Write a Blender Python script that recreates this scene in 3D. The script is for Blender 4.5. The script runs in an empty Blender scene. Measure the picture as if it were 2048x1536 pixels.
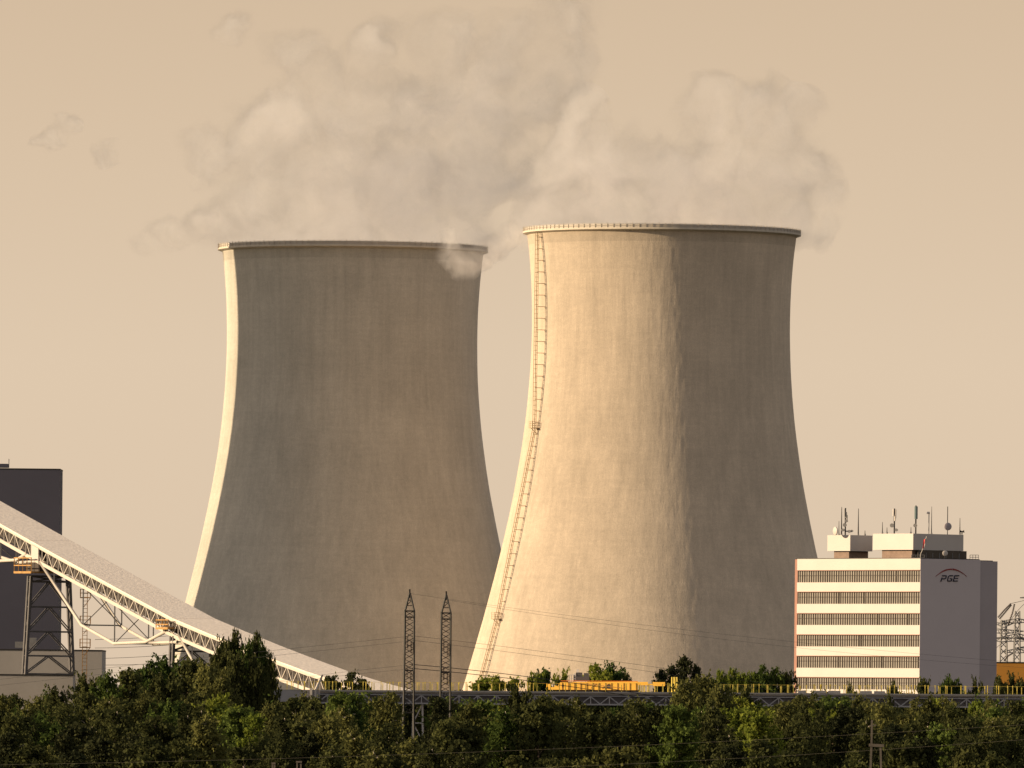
import bpy, math, random
import numpy as np
from mathutils import Matrix, Vector

R = math.radians
sc = bpy.context.scene
COL = sc.collection

# ------------------------------------------------------------------ camera
K = 4.4e-5            # radians per photo pixel (2048 wide)
YH = 1440.0           # horizon row in the photo
EYE = 14.0
ROLL = R(0.55)
cd = bpy.data.cameras.new("camera")
cam = bpy.data.objects.new("camera", cd)
COL.objects.link(cam)
cd.sensor_width = 36.0
cd.lens = 36.0 / (2048 * K)
cd.shift_y = (YH - 768) / 2048.0
cd.clip_start = 1.0
cd.clip_end = 60000.0
cr, sr = math.cos(ROLL), math.sin(ROLL)
cam.matrix_world = Matrix(((cr, -sr, 0, 0), (0, 0, -1, 0), (sr, cr, 0, EYE), (0, 0, 0, 1)))
sc.camera = cam

# ------------------------------------------------------------------ world, sun, exposure
SUN_EL, SUN_AZ = R(15.0), R(8.0)      # azimuth: degrees in front of due left
S = Vector((-math.cos(SUN_AZ) * math.cos(SUN_EL), -math.sin(SUN_AZ) * math.cos(SUN_EL), math.sin(SUN_EL)))
w = bpy.data.worlds.new("World")
sc.world = w
w.use_nodes = True
nt = w.node_tree
nt.nodes.clear()
out = nt.nodes.new("ShaderNodeOutputWorld")
bg = nt.nodes.new("ShaderNodeBackground")
bg.inputs[1].default_value = 0.084
sky = nt.nodes.new("ShaderNodeTexSky")
sky.sky_type = 'NISHITA'
sky.sun_disc = False
sky.sun_elevation = SUN_EL
sky.sun_rotation = math.atan2(S.x, S.y)
sky.dust_density = 4.0
sky.air_density = 1.3
tc = nt.nodes.new("ShaderNodeTexCoord")
sep = nt.nodes.new("ShaderNodeSeparateXYZ")
mr = nt.nodes.new("ShaderNodeMapRange")
mr.interpolation_type = 'SMOOTHSTEP'
mr.inputs['From Min'].default_value = -0.02
mr.inputs['From Max'].default_value = 0.5
mr.inputs['To Min'].default_value = 0.97
mr.inputs['To Max'].default_value = 0.55
ramp = nt.nodes.new("ShaderNodeValToRGB")          # evening haze near the horizon, a touch deeper higher up
ramp.color_ramp.elements[0].position = 0.0
ramp.color_ramp.elements[0].color = (0.612, 0.478, 0.346, 1)
ramp.color_ramp.elements[1].position = 0.066
ramp.color_ramp.elements[1].color = (0.560, 0.424, 0.295, 1)
e = ramp.color_ramp.elements.new(0.032)
e.color = (0.628, 0.495, 0.360, 1)
for pos_, col_ in ((0.16, (0.55, 0.45, 0.345, 1)), (0.4, (0.50, 0.46, 0.42, 1)), (1.0, (0.42, 0.42, 0.44, 1))):
    e = ramp.color_ramp.elements.new(pos_)
    e.color = col_
mulh = nt.nodes.new("ShaderNodeVectorMath")
mulh.operation = 'SCALE'
mulh.inputs['Scale'].default_value = 8.3
mix = nt.nodes.new("ShaderNodeMixRGB")
nt.links.new(tc.outputs['Generated'], sep.inputs[0])
nt.links.new(sep.outputs['Z'], mr.inputs['Value'])
nt.links.new(sep.outputs['Z'], ramp.inputs[0])
nt.links.new(ramp.outputs[0], mulh.inputs[0])
nt.links.new(mr.outputs[0], mix.inputs[0])
nt.links.new(sky.outputs[0], mix.inputs[1])
nt.links.new(mulh.outputs[0], mix.inputs[2])
nt.links.new(mix.outputs[0], bg.inputs[0])
nt.links.new(bg.outputs[0], out.inputs[0])

sl = bpy.data.lights.new("sun", 'SUN')
sl.energy = 5.0
sl.angle = R(0.5)
sl.color = (1.0, 0.77, 0.48)
so = bpy.data.objects.new("sun", sl)
COL.objects.link(so)
so.rotation_euler = S.to_track_quat('Z', 'Y').to_euler()
so.location = (-400, 0, 400)

sc.view_settings.view_transform = 'Standard'
sc.view_settings.look = 'None'
sc.view_settings.exposure = 0.8
sc.view_settings.gamma = 1.0
sc.view_settings.use_curve_mapping = False
sc.render.engine = 'CYCLES'
sc.cycles.use_denoising = True
sc.cycles.volume_bounces = 8
sc.cycles.max_bounces = 10
sc.cycles.transparent_max_bounces = 16
sc.cycles.volume_step_rate = 0.25
sc.cycles.volume_max_steps = 160

# ------------------------------------------------------------------ helpers
def P(px, py, Y):
    """Point of the world seen at photo pixel (px, py) at distance Y."""
    ix, iy = (px - 1024) * K * Y, (YH - py) * K * Y
    return Vector((ix * cr - iy * sr, Y, EYE + ix * sr + iy * cr))


class MB:
    """Collects shapes and links them as ONE mesh object."""
    def __init__(self):
        self.v, self.f, self.n = [], [], 0

    def add(self, verts, faces):
        self.v.append(np.asarray(verts, dtype=float).reshape(-1, 3))
        n = self.n
        self.f += [tuple(i + n for i in f) for f in faces]
        self.n += len(verts)

    BF = ((0, 3, 2, 1), (4, 5, 6, 7), (0, 1, 5, 4), (1, 2, 6, 5), (2, 3, 7, 6), (3, 0, 4, 7))

    def box(self, o, u, v, w):
        """Parallelepiped from corner o along u, v, w."""
        o, u, v, w = (np.array(a, dtype=float) for a in (o, u, v, w))
        if np.dot(np.cross(u, v), w) < 0:
            u, v = v, u
        self.add([o, o + u, o + u + v, o + v, o + w, o + u + w, o + u + v + w, o + v + w], self.BF)

    def beam(self, p, q, a, b=None, up=(0, 0, 1)):
        """Square bar from p to q, widths a (sideways) and b (up)."""
        p, q = np.array(p, dtype=float), np.array(q, dtype=float)
        b = a if b is None else b
        d = q - p
        L = np.linalg.norm(d)
        if L < 1e-6:
            return
        d /= L
        s = np.cross(d, up)
        if np.linalg.norm(s) < 1e-3:
            s = np.cross(d, (0, 1, 0))
        s /= np.linalg.norm(s)
        t = np.cross(s, d)
        self.box(p - s * a / 2 - t * b / 2, s * a, t * b, d * L)

    def tube(self, pts, rad, n=8, cap=True):
        pts = [np.array(p, dtype=float) for p in pts]
        rads = rad if hasattr(rad, '__len__') else [rad] * len(pts)
        V, F = [], []
        for i, p in enumerate(pts):
            d = pts[min(i + 1, len(pts) - 1)] - pts[max(i - 1, 0)]
            d /= (np.linalg.norm(d) + 1e-9)
            s = np.cross(d, (0.02, 0.03, 1))
            if np.linalg.norm(s) < 0.05:
                s = np.cross(d, (0, 1, 0))
            s /= np.linalg.norm(s)
            t = np.cross(s, d)
            for k in range(n):
                a = 2 * math.pi * k / n
                V.append(p + rads[i] * (math.cos(a) * s + math.sin(a) * t))
        for i in range(len(pts) - 1):
            for k in range(n):
                F.append((i * n + k, i * n + (k + 1) % n, (i + 1) * n + (k + 1) % n, (i + 1) * n + k))
        if cap:
            F.append(tuple(range(n)))
            F.append(tuple((len(pts) - 1) * n + k for k in reversed(range(n))))
        self.add(V, F)

    def ring(self, c, prof, n=96, closed=True):
        """Lathe round a vertical axis through c; prof = [(r, z)...], closed loop when closed."""
        V, F = [], []
        m = len(prof)
        for r, z in prof:
            for k in range(n):
                a = 2 * math.pi * k / n
                V.append((c[0] + r * math.cos(a), c[1] + r * math.sin(a), z))
        for i in range(m if closed else m - 1):
            j = (i + 1) % m
            for k in range(n):
                l = (k + 1) % n
                F.append((i * n + k, i * n + l, j * n + l, j * n + k))
        self.add(V, F)

    def build(self, name, mat, parent=None, smooth=False):
        me = bpy.data.meshes.new(name)
        V = np.concatenate(self.v) if self.v else np.zeros((0, 3))
        if parent is not None:
            V = V - np.array(wloc(parent))
        me.from_pydata(V.tolist(), [], self.f)
        me.materials.append(mat)
        if smooth:
            me.polygons.foreach_set('use_smooth', [True] * len(me.polygons))
        me.update()
        o = bpy.data.objects.new(name, me)
        COL.objects.link(o)
        if parent is not None:
            o.parent = parent
        return o


def wloc(o):
    v = Vector((0, 0, 0))
    while o is not None:
        v += o.location
        o = o.parent
    return v


def tag(o, label=None, cat=None, group=None, kind=None):
    if label: o['label'] = label
    if cat: o['category'] = cat
    if group: o['group'] = group
    if kind: o['kind'] = kind
    return o


def thing(name, loc, label, cat, group=None):
    o = bpy.data.objects.new(name, None)
    o.empty_display_size = 1.0
    COL.objects.link(o)
    o.location = loc
    return tag(o, label, cat, group)


# ------------------------------------------------------------------ materials
def lin(r, g, b):
    f = lambda c: (c / 255 / 12.92) if c / 255 <= 0.04045 else ((c / 255 + 0.055) / 1.055) ** 2.4
    return (f(r), f(g), f(b), 1)


def mat_plain(name, col, rough=0.6, var=0.12, scale=0.6, metal=0.0, bump=0.0, bscale=2.0, stretch=None):
    m = bpy.data.materials.new(name)
    m.use_nodes = True
    n = m.node_tree
    b = n.nodes['Principled BSDF']
    b.inputs['Roughness'].default_value = rough
    b.inputs['Metallic'].default_value = metal
    b.inputs['Specular IOR Level'].default_value = 0.25
    t = n.nodes.new('ShaderNodeTexCoord')
    mp = n.nodes.new('ShaderNodeMapping')
    if stretch: mp.inputs['Scale'].default_value = stretch
    nz = n.nodes.new('ShaderNodeTexNoise')
    nz.inputs['Scale'].default_value = scale
    nz.inputs['Detail'].default_value = 6
    nz.inputs['Roughness'].default_value = 0.65
    rp = n.nodes.new('ShaderNodeMapRange')
    rp.inputs['From Min'].default_value = 0.25
    rp.inputs['From Max'].default_value = 0.75
    rp.inputs['To Min'].default_value = 1 - var
    rp.inputs['To Max'].default_value = 1 + var
    mu = n.nodes.new('ShaderNodeVectorMath')
    mu.operation = 'SCALE'
    mu.inputs[0].default_value = col[:3]
    n.links.new(t.outputs['Object'], mp.inputs[0])
    n.links.new(mp.outputs[0], nz.inputs['Vector'])
    n.links.new(nz.outputs[0], rp.inputs['Value'])
    n.links.new(rp.outputs[0], mu.inputs['Scale'])
    n.links.new(mu.outputs[0], b.inputs['Base Color'])
    if bump:
        bp = n.nodes.new('ShaderNodeBump')
        bp.inputs['Strength'].default_value = 1.0
        bp.inputs['Distance'].default_value = bump
        nz2 = n.nodes.new('ShaderNodeTexNoise')
        nz2.inputs['Scale'].default_value = bscale
        nz2.inputs['Detail'].default_value = 5
        n.links.new(mp.outputs[0], nz2.inputs['Vector'])
        n.links.new(nz2.outputs[0], bp.inputs['Height'])
        n.links.new(bp.outputs[0], b.inputs['Normal'])
    return m


def mat_concrete(name, col, seed, ztop):
    """Slip-formed shell concrete: rain streaks, pour rings, blotches, darker weathered top band."""
    m = bpy.data.materials.new(name)
    m.use_nodes = True
    n = m.node_tree
    L = n.links.new
    b = n.nodes['Principled BSDF']
    b.inputs['Roughness'].default_value = 0.9
    b.inputs['Specular IOR Level'].default_value = 0.15
    b.inputs['Diffuse Roughness'].default_value = 0.8
    t = n.nodes.new('ShaderNodeTexCoord')

    def noise(scale, stretch, detail, rough=0.6, off=0.0):
        mp = n.nodes.new('ShaderNodeMapping')
        mp.inputs['Scale'].default_value = stretch
        mp.inputs['Location'].default_value = (seed * 3.1 + off, seed * 7.7, off)
        L(t.outputs['Object'], mp.inputs[0])
        z = n.nodes.new('ShaderNodeTexNoise')
        z.inputs['Scale'].default_value = scale
        z.inputs['Detail'].default_value = detail
        z.inputs['Roughness'].default_value = rough
        L(mp.outputs[0], z.inputs['Vector'])
        return z.outputs[0]

    def rng(src, a, c, lo, hi):
        r = n.nodes.new('ShaderNodeMapRange')
        for k, v in (('From Min', a), ('From Max', c), ('To Min', lo), ('To Max', hi)):
            r.inputs[k].default_value = v
        L(src, r.inputs['Value'])
        return r.outputs[0]

    def mul(a, c):
        x = n.nodes.new('ShaderNodeMath')
        x.operation = 'MULTIPLY'
        L(a, x.inputs[0]); L(c, x.inputs[1])
        return x.outputs[0]

    streak = rng(noise(0.55, (1, 1, 0.035), 7, 0.7), 0.3, 0.7, 0.90, 1.08)
    fine = rng(noise(2.2, (1, 1, 0.12), 6, 0.7, 3.0), 0.3, 0.7, 0.955, 1.04)
    blot = rng(noise(0.07, (1, 1, 0.7), 5, 0.6, 9.0), 0.3, 0.7, 0.90, 1.09)
    rings = rng(noise(1.0, (0.03, 0.03, 0.75), 3, 0.6, 5.0), 0.3, 0.7, 0.97, 1.025)
    sp = n.nodes.new('ShaderNodeSeparateXYZ')
    L(t.outputs['Object'], sp.inputs[0])
    band = rng(sp.outputs['Z'], ztop - 3.05, ztop - 2.95, 1.0, 0.87)
    grain = rng(noise(3.6, (1, 1, 1), 3, 0.75, 21.0), 0.3, 0.7, 0.88, 1.12)
    cell = rng(noise(0.5, (1, 1, 2.2), 4, 0.7, 13.0), 0.35, 0.65, 0.955, 1.04)
    f = mul(mul(mul(mul(streak, fine), mul(blot, rings)), band), mul(grain, cell))
    mu = n.nodes.new('ShaderNodeVectorMath')
    mu.operation = 'SCALE'
    mu.inputs[0].default_value = col[:3]
    L(f, mu.inputs['Scale'])
    L(mu.outputs[0], b.inputs['Base Color'])
    bp = n.nodes.new('ShaderNodeBump')
    bp.inputs['Strength'].default_value = 1.0
    bp.inputs['Distance'].default_value = 0.055
    L(noise(1.7, (1, 1, 0.12), 6, 0.68, 1.0), bp.inputs['Height'])
    bp2 = n.nodes.new('ShaderNodeBump')
    bp2.inputs['Distance'].default_value = 0.03
    L(noise(3.0, (1, 1, 0.6), 4, 0.6, 2.0), bp2.inputs['Height'])
    L(bp.outputs[0], bp2.inputs['Normal'])
    L(bp2.outputs[0], b.inputs['Normal'])
    return m


def mat_leaf(name, c1, c2, trans=0.3):
    m = bpy.data.materials.new(name)
    m.use_nodes = True
    n = m.node_tree
    L = n.links.new
    n.nodes.clear()
    o = n.nodes.new('ShaderNodeOutputMaterial')
    t = n.nodes.new('ShaderNodeTexCoord')
    z = n.nodes.new('ShaderNodeTexNoise')
    z.inputs['Scale'].default_value = 0.9
    z.inputs['Detail'].default_value = 4
    L(t.outputs['Object'], z.inputs['Vector'])
    oi = n.nodes.new('ShaderNodeObjectInfo')
    ad = n.nodes.new('ShaderNodeMath')
    ad.operation = 'MULTIPLY_ADD'
    ad.inputs[1].default_value = 0.55
    L(oi.outputs['Random'], ad.inputs[0])
    L(z.outputs[0], ad.inputs[2])
    r = n.nodes.new('ShaderNodeMapRange')
    r.inputs['From Min'].default_value = 0.4
    r.inputs['From Max'].default_value = 1.15
    L(ad.outputs[0], r.inputs['Value'])
    mx = n.nodes.new('ShaderNodeMixRGB')
    mx.inputs[1].default_value = c1
    mx.inputs[2].default_value = c2
    L(r.outputs[0], mx.inputs[0])
    d = n.nodes.new('ShaderNodeBsdfDiffuse')
    tr = n.nodes.new('ShaderNodeBsdfTranslucent')
    ms = n.nodes.new('ShaderNodeMixShader')
    ms.inputs[0].default_value = trans
    L(mx.outputs[0], d.inputs[0]); L(mx.outputs[0], tr.inputs[0])
    L(d.outputs[0], ms.inputs[1]); L(tr.outputs[0], ms.inputs[2])
    L(ms.outputs[0], o.inputs[0])
    return m


M = dict(
    white=mat_plain('white_paint', (0.44, 0.40, 0.385), 0.5, 0.05, 0.3),
    roof=mat_plain('gallery_roof_sheet', (0.70, 0.60, 0.51), 0.75, 0.2, 1.8, bump=0.05, bscale=2.2),
    rail_white=mat_plain('white_steel', (0.47, 0.425, 0.39), 0.5, 0.08, 0.8),
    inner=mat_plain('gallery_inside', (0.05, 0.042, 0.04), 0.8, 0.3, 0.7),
    steel=mat_plain('grey_steel', (0.17, 0.165, 0.17), 0.6, 0.2, 0.7),
    trest=mat_plain('trestle_steel', (0.085, 0.08, 0.085), 0.6, 0.2, 0.7),
    darksteel=mat_plain('dark_steel', (0.02, 0.018, 0.018), 0.6, 0.2, 0.7),
    bridge=mat_plain('bridge_steel', (0.30, 0.29, 0.31), 0.6, 0.15, 0.5),
    bridgeweb=mat_plain('bridge_web', (0.13, 0.12, 0.135), 0.7, 0.2, 0.4),
    deck=mat_plain('deck_concrete', (0.34, 0.31, 0.29), 0.8, 0.15, 0.5),
    yellow=mat_plain('yellow_paint', (0.78, 0.60, 0.12), 0.5, 0.15, 0.9),
    machine=mat_plain('machine_yellow', (0.72, 0.40, 0.06), 0.5, 0.12, 0.5),
    rust=mat_plain('ochre_steel', (0.36, 0.20, 0.07), 0.7, 0.35, 1.2),
    red_fringe=mat_plain('lens_fringe_red', (0.27, 0.13, 0.10), 0.6, 0.1, 0.6),  # lens colour fringe painted on the pilaster and strips
    glass=mat_plain('dark_glass', (0.045, 0.035, 0.03), 0.25, 0.4, 1.0),
    fin=mat_plain('cream_blind', (0.24, 0.22, 0.20), 0.7, 0.18, 0.9),
    clad=mat_plain('grey_cladding', (0.45, 0.40, 0.425), 0.55, 0.03, 0.2),
    clad_shade_grey=mat_plain('shaded_cladding_grey', (0.31, 0.275, 0.30), 0.55, 0.06, 0.2),  # cladding with the wing's weaker light put into its colour; also the dish grey
    darkwall=mat_plain('boiler_house_wall', (0.056, 0.055, 0.080), 0.7, 0.15, 0.05),
    greywall=mat_plain('grey_sheet_wall', (0.30, 0.275, 0.26), 0.8, 0.10, 0.15),
    topred=mat_plain('orange_red_cover', (0.75, 0.20, 0.03), 0.6, 0.1, 0.5),
    orange=mat_plain('orange_wall', (0.42, 0.19, 0.03), 0.7, 0.1, 0.2),
    mull=mat_plain('mullion_grey', (0.07, 0.055, 0.05), 0.6, 0.2, 0.8),
    brick=mat_plain('brown_panel', (0.20, 0.14, 0.115), 0.8, 0.25, 0.8),
    logo=mat_plain('logo_dark_blue', (0.012, 0.014, 0.035), 0.5, 0.05, 1),
    logored=mat_plain('logo_red', (0.20, 0.022, 0.022), 0.5, 0.05, 1),
    flagred=mat_plain('flag_red', (0.6, 0.04, 0.04), 0.7, 0.05, 1),
    teal=mat_plain('antenna_teal', (0.10, 0.14, 0.15), 0.5, 0.1, 1),
    cable=mat_plain('cable_grey', (0.10, 0.09, 0.075), 0.5, 0.1, 0.1),
    wire=mat_plain('wire_dark', (0.014, 0.012, 0.011), 0.5, 0.1, 0.1),
    insul=mat_plain('insulator_brown', (0.06, 0.045, 0.04), 0.3, 0.2, 1),
    pole=mat_plain('weathered_pole', (0.12, 0.10, 0.08), 0.8, 0.3, 0.8),
    bark=mat_plain('bark_brown', (0.10, 0.075, 0.055), 0.9, 0.3, 1.5, stretch=(1, 1, 0.3)),
    birch=mat_plain('bark_birch', (0.46, 0.40, 0.33), 0.8, 0.45, 1.4, stretch=(0.4, 0.4, 1.6)),
    ground=mat_plain('forest_floor', (0.06, 0.055, 0.03), 0.95, 0.4, 0.05),
)
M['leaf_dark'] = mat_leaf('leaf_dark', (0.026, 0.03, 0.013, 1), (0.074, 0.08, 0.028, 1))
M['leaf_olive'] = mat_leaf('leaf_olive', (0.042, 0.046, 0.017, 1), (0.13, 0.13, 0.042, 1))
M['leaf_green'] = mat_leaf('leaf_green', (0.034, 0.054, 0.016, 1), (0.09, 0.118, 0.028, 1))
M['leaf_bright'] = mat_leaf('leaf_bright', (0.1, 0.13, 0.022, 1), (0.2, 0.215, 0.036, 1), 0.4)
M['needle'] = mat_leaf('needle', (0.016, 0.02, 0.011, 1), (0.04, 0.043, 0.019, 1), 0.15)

# ------------------------------------------------------------------ ground
g = MB()
g.add([(-20000, -2000, 0), (20000, -2000, 0), (20000, 40000, 0), (-20000, 40000, 0)], [(0, 1, 2, 3)])
tag(g.build('ground', M['ground']), kind='structure')

# ------------------------------------------------------------------ cooling towers
YR = 3100.0
YL = YR * 1.030
prof_R = [(471, 269.5), (478, 268.2), (490, 266.5), (520, 263.8), (560, 261), (600, 258.8), (640, 257.6), (670, 257.7), (700, 258.7),
          (750, 261.2), (800, 265), (850, 270), (900, 277), (950, 284.5), (1000, 293), (1050, 303), (1100, 314),
          (1150, 327), (1200, 340), (1250, 353), (1300, 366), (1360, 383), (1420, 401), (1480, 420), (1539, 439)]
prof_L = [(504, 261), (520, 259.5), (560, 255.7), (600, 252.4), (640, 250.5), (690, 250), (720, 250.6), (760, 252.6), (800, 255.6),
          (850, 259.8), (900, 265.3), (950, 272.5), (1000, 281.5), (1050, 292), (1098, 302.8), (1150, 315), (1206, 328),
          (1260, 342), (1320, 358), (1380, 375), (1440, 393), (1490, 408), (1537, 423)]


def smooth_noise(rng, nu, nv, periodic=True):
    return rng.standard_normal((nv, nu))


def value_noise(rng, U, V, nu, nv):
    """Bilinear (smoothstep) value noise, periodic in u."""
    gN = rng.uniform(-1, 1, (nv + 2, nu))
    u = (U % 1.0) * nu
    v = np.clip(V, 0, 1) * nv
    i, j = np.floor(u).astype(int), np.floor(v).astype(int)
    fu, fv = u - i, v - j
    fu, fv = fu * fu * (3 - 2 * fu), fv * fv * (3 - 2 * fv)
    i0, i1 = i % nu, (i + 1) % nu
    a = gN[j, i0] * (1 - fu) + gN[j, i1] * fu
    b_ = gN[j + 1, i0] * (1 - fu) + gN[j + 1, i1] * fu
    return a * (1 - fv) + b_ * fv


def cooling_tower(pxc, yref, Y, prof, label, matl, seed, rim_top_py, overhang_px, ladder):
    sY = K * Y
    c = P(pxc, yref, Y)
    # lean of the picture (roll) is in P; the tower axis is vertical through c
    loc = (c.x, Y, 0)
    root = thing('cooling_tower', loc, label, 'cooling tower')
    zs = np.array([EYE + (YH - p[0]) * sY for p in prof])[::-1]
    rs = np.array([p[1] * sY for p in prof])[::-1]
    zs = zs + (c.x * -math.tan(ROLL)) * 0  # kept plain: the axis row shift is under a pixel
    dzr = (P(pxc, 700, Y).z - (EYE + (YH - 700) * sY))
    zs = zs + dzr
    zs[0] = 0.0
    ztop = zs[-1]
    nA, nZ = 640, 200
    zz = np.linspace(0, ztop, nZ)
    # smooth (Catmull-like) interpolation of the radius
    coef = np.polyfit(zs, rs, 7)
    rr = np.polyval(coef, zz)
    A = np.linspace(0, 2 * np.pi, nA, endpoint=False)
    rngn = np.random.default_rng(seed)
    U, V = np.meshgrid(A / (2 * np.pi), zz / ztop)
    d = 0.012 * value_noise(rngn, U, V, 150, 20) + 0.022 * value_noise(rngn, U, V, 320, 46)
    rad = rr[:, None] + d
    X = rad * np.cos(A)[None, :]
    Yy = rad * np.sin(A)[None, :]
    Z = np.repeat(zz[:, None], nA, 1)
    vo = np.stack([X, Yy, Z], -1).reshape(-1, 3)
    # inner skin so that the shell has thickness and an open top
    nZi = 40
    zi = np.linspace(0, ztop, nZi)
    ri = np.polyval(coef, zi) - 0.6
    vi = np.stack([ri[:, None] * np.cos(A), ri[:, None] * np.sin(A), np.repeat(zi[:, None], nA, 1)], -1).reshape(-1, 3)
    faces = []
    for j in range(nZ - 1):
        for i in range(nA):
            k = (i + 1) % nA
            faces.append((j * nA + i, j * nA + k, (j + 1) * nA + k, (j + 1) * nA + i))
    o0 = nZ * nA
    for j in range(nZi - 1):
        for i in range(nA):
            k = (i + 1) % nA
            faces.append((o0 + j * nA + k, o0 + j * nA + i, o0 + (j + 1) * nA + i, o0 + (j + 1) * nA + k))
    for i in range(nA):
        k = (i + 1) % nA
        faces.append(((nZ - 1) * nA + i, (nZ - 1) * nA + k, o0 + (nZi - 1) * nA + k, o0 + (nZi - 1) * nA + i))
    b = MB()
    b.add(np.concatenate([vo, vi]) + np.array(loc), faces)
    b.build('shell', matl(ztop), root, smooth=True)
    # rim: ledge, parapet, posts and hand rail
    rt = rr[-1]
    ro = rt + overhang_px * sY
    b = MB()
    b.ring(loc, [(rt - 0.7, ztop + 0.02), (rt + 0.05, ztop - 0.25), (ro - 0.15, ztop + 0.10), (ro, ztop + 0.16), (ro, ztop + 0.62), (rt - 0.7, ztop + 0.62)], 180)
    ledge = b.build('rim_ledge', M_ledge, root)
    b = MB()
    b.ring(loc, [(ro - 0.32, ztop + 0.624), (ro - 0.22, ztop + 0.624), (ro - 0.22, ztop + 1.55), (ro - 0.32, ztop + 1.55)], 180)
    b.build('parapet', M_ledge2, ledge)
    b = MB()
    n = 132
    for i in range(n):
        a = 2 * math.pi * (i + 0.3) / n
        p = Vector((loc[0] + (ro - 0.10) * math.cos(a), loc[1] + (ro - 0.10) * math.sin(a), ztop + 0.625))
        h = 1.15 if i % 2 else 1.3
        b.beam(p, p + Vector((0, 0, h)), 0.12, 0.12, up=(math.cos(a), math.sin(a), 0))
    for hz in (0.5, 1.05):
        b.ring(loc, [(ro - 0.02, ztop + 0.62 + hz), (ro + 0.04, ztop + 0.62 + hz), (ro + 0.04, ztop + 0.68 + hz), (ro - 0.02, ztop + 0.68 + hz)], 180)
    b.build('railing', M_rail, ledge)
    # caged ladder in straight flights, standing off the concave shell on brackets
    if ladder:
        ang = math.pi * 1.5 - math.asin(ladder['sin'])
        er = Vector((math.cos(ang), math.sin(ang), 0))
        et = Vector((-math.sin(ang), math.cos(ang), 0))
        base = Vector(loc)
        zz_of = lambda py: EYE + (YH - py) * sY + dzr
        r_of = lambda z: float(np.polyval(coef, z))
        nodes = [(zz_of(470), 0.75)] + [(zz_of(py), 0.8) for py in ladder['stops']] + [(zz_of(1500), 0.8)]
        lad, brks = MB(), []
        for (z0, g0), (z1, g1) in zip(nodes[:-1], nodes[1:]):
            p0 = base + er * (r_of(z0) + g0) + Vector((0, 0, z0))
            p1 = base + er * (r_of(z1) + g1) + Vector((0, 0, z1))
            for s_ in (-0.42, 0.42):
                lad.beam(p0 + et * s_, p1 + et * s_, 0.13)
            n_ = max(2, int((p1 - p0).length / 0.62))
            for i in range(n_ + 1):
                q = p0.lerp(p1, i / n_)
                lad.beam(q - et * 0.4, q + et * 0.4, 0.05)
                if i % 2 == 0:      # cage hoop
                    hoop = [q + et * 0.42, q + et * 0.45 + er * 0.5, q + er * 0.85, q - et * 0.45 + er * 0.5, q - et * 0.42]
                    lad.tube(hoop, 0.045, 4, False)
            for s_ in (-0.45, 0.0, 0.45):
                of = er * (0.85 if s_ == 0 else 0.5)
                lad.beam(p0 + et * s_ + of, p1 + et * s_ + of, 0.06)
            nb = max(1, int((z0 - z1) / 3.1))
            for i in range(nb):
                q = p0.lerp(p1, (i + 0.5) / nb)
                rq = r_of(q.z) - 0.1
                wq = base + er * rq + Vector((0, 0, q.z))
                brk = MB()
                brks.append(brk)
                for s_ in (-0.35, 0.35):
                    brk.beam(q + et * s_, wq + et * s_, 0.13)
        ld = lad.build('ladder', M_lad, root)
        for brk in brks: brk.build('bracket', M_lad, ld)
        for py in ladder['stops']:
            z = zz_of(py)
            q = base + er * r_of(z) + Vector((0, 0, z))
            pf = MB()
            pf.box(q - et * 1.0 - er * 0.1, et * 2.0, er * 2.3, Vector((0, 0, 0.16)))
            for a_, b_ in ((-1.0, 2.2), (1.0, 2.2), (0, 2.2), (-1.0, 1.1), (1.0, 1.1)):
                pf.beam(q + et * a_ + er * b_, q + et * a_ + er * b_ + Vector((0, 0, 1.9)), 0.09)
            for h in (0.75, 1.3, 1.9):
                pf.beam(q - et * 1.0 + er * 2.2 + Vector((0, 0, h)), q + et * 1.0 + er * 2.2 + Vector((0, 0, h)), 0.09)
                for a_ in (-1.0, 1.0):
                    pf.beam(q + et * a_ + er * 0.1 + Vector((0, 0, h)), q + et * a_ + er * 2.2 + Vector((0, 0, h)), 0.07)
            pf.beam(q + er * 2.1, q - Vector((0, 0, 1.7)), 0.14)
            pf.build('rest_platform', M_lad, root)
    return root, loc, ztop, dzr


CONC = (0.545, 0.46, 0.375)
M_ledge = mat_plain('rim_concrete', (0.46, 0.41, 0.35), 0.85, 0.12, 0.5)
M_ledge2 = mat_plain('parapet_concrete', (0.40, 0.36, 0.325), 0.85, 0.12, 0.5)
M_rail = mat_plain('rim_rail_steel', (0.42, 0.37, 0.31), 0.6, 0.15, 0.5)
M_lad = mat_plain('ladder_steel', (0.34, 0.25, 0.155), 0.6, 0.2, 0.8)
ladder = dict(sin=0.90, stops=(862, 1243))
RT = cooling_tower(1321.5, 700, YR, prof_R, 'right cooling tower, pale concrete half in sunlight, with a caged ladder up its side',
                   lambda zt: mat_concrete('tower_concrete_front', CONC, 1.0, zt), 11, 450, 9.0, ladder)
LT = cooling_tower(704, 700, YL, prof_L, 'left cooling tower, nearly all in shadow with a thin sunlit strip down one edge',
                   lambda zt: mat_concrete('tower_concrete_rear', (0.50, 0.465, 0.415), 5.0, zt), 23, 485, 9.0, None)

# tall stack added out of frame, sized to cast the shadow over the left tower
Dst = 135.0
xe = LT[1][0] - 36.0
yb = YL - 15.8
rch = 23.0
chx, chy = xe - Dst, yb - Dst * math.tan(SUN_AZ) - rch / math.cos(SUN_AZ)
ch = thing('shadow_chimney', (chx, chy, 0), 'huge concrete stack added out of frame to shade the left tower', 'shadow_chimney')
b = MB()
b.ring((chx, chy), [(rch, 0), (rch, 240), (rch - 1.2, 240), (rch - 1.2, 0)], 96)
b.build('shaft', mat_plain('shadow_chimney_concrete', (0.35, 0.32, 0.28), 0.9, 0.12, 0.1), ch, smooth=False)

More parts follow.
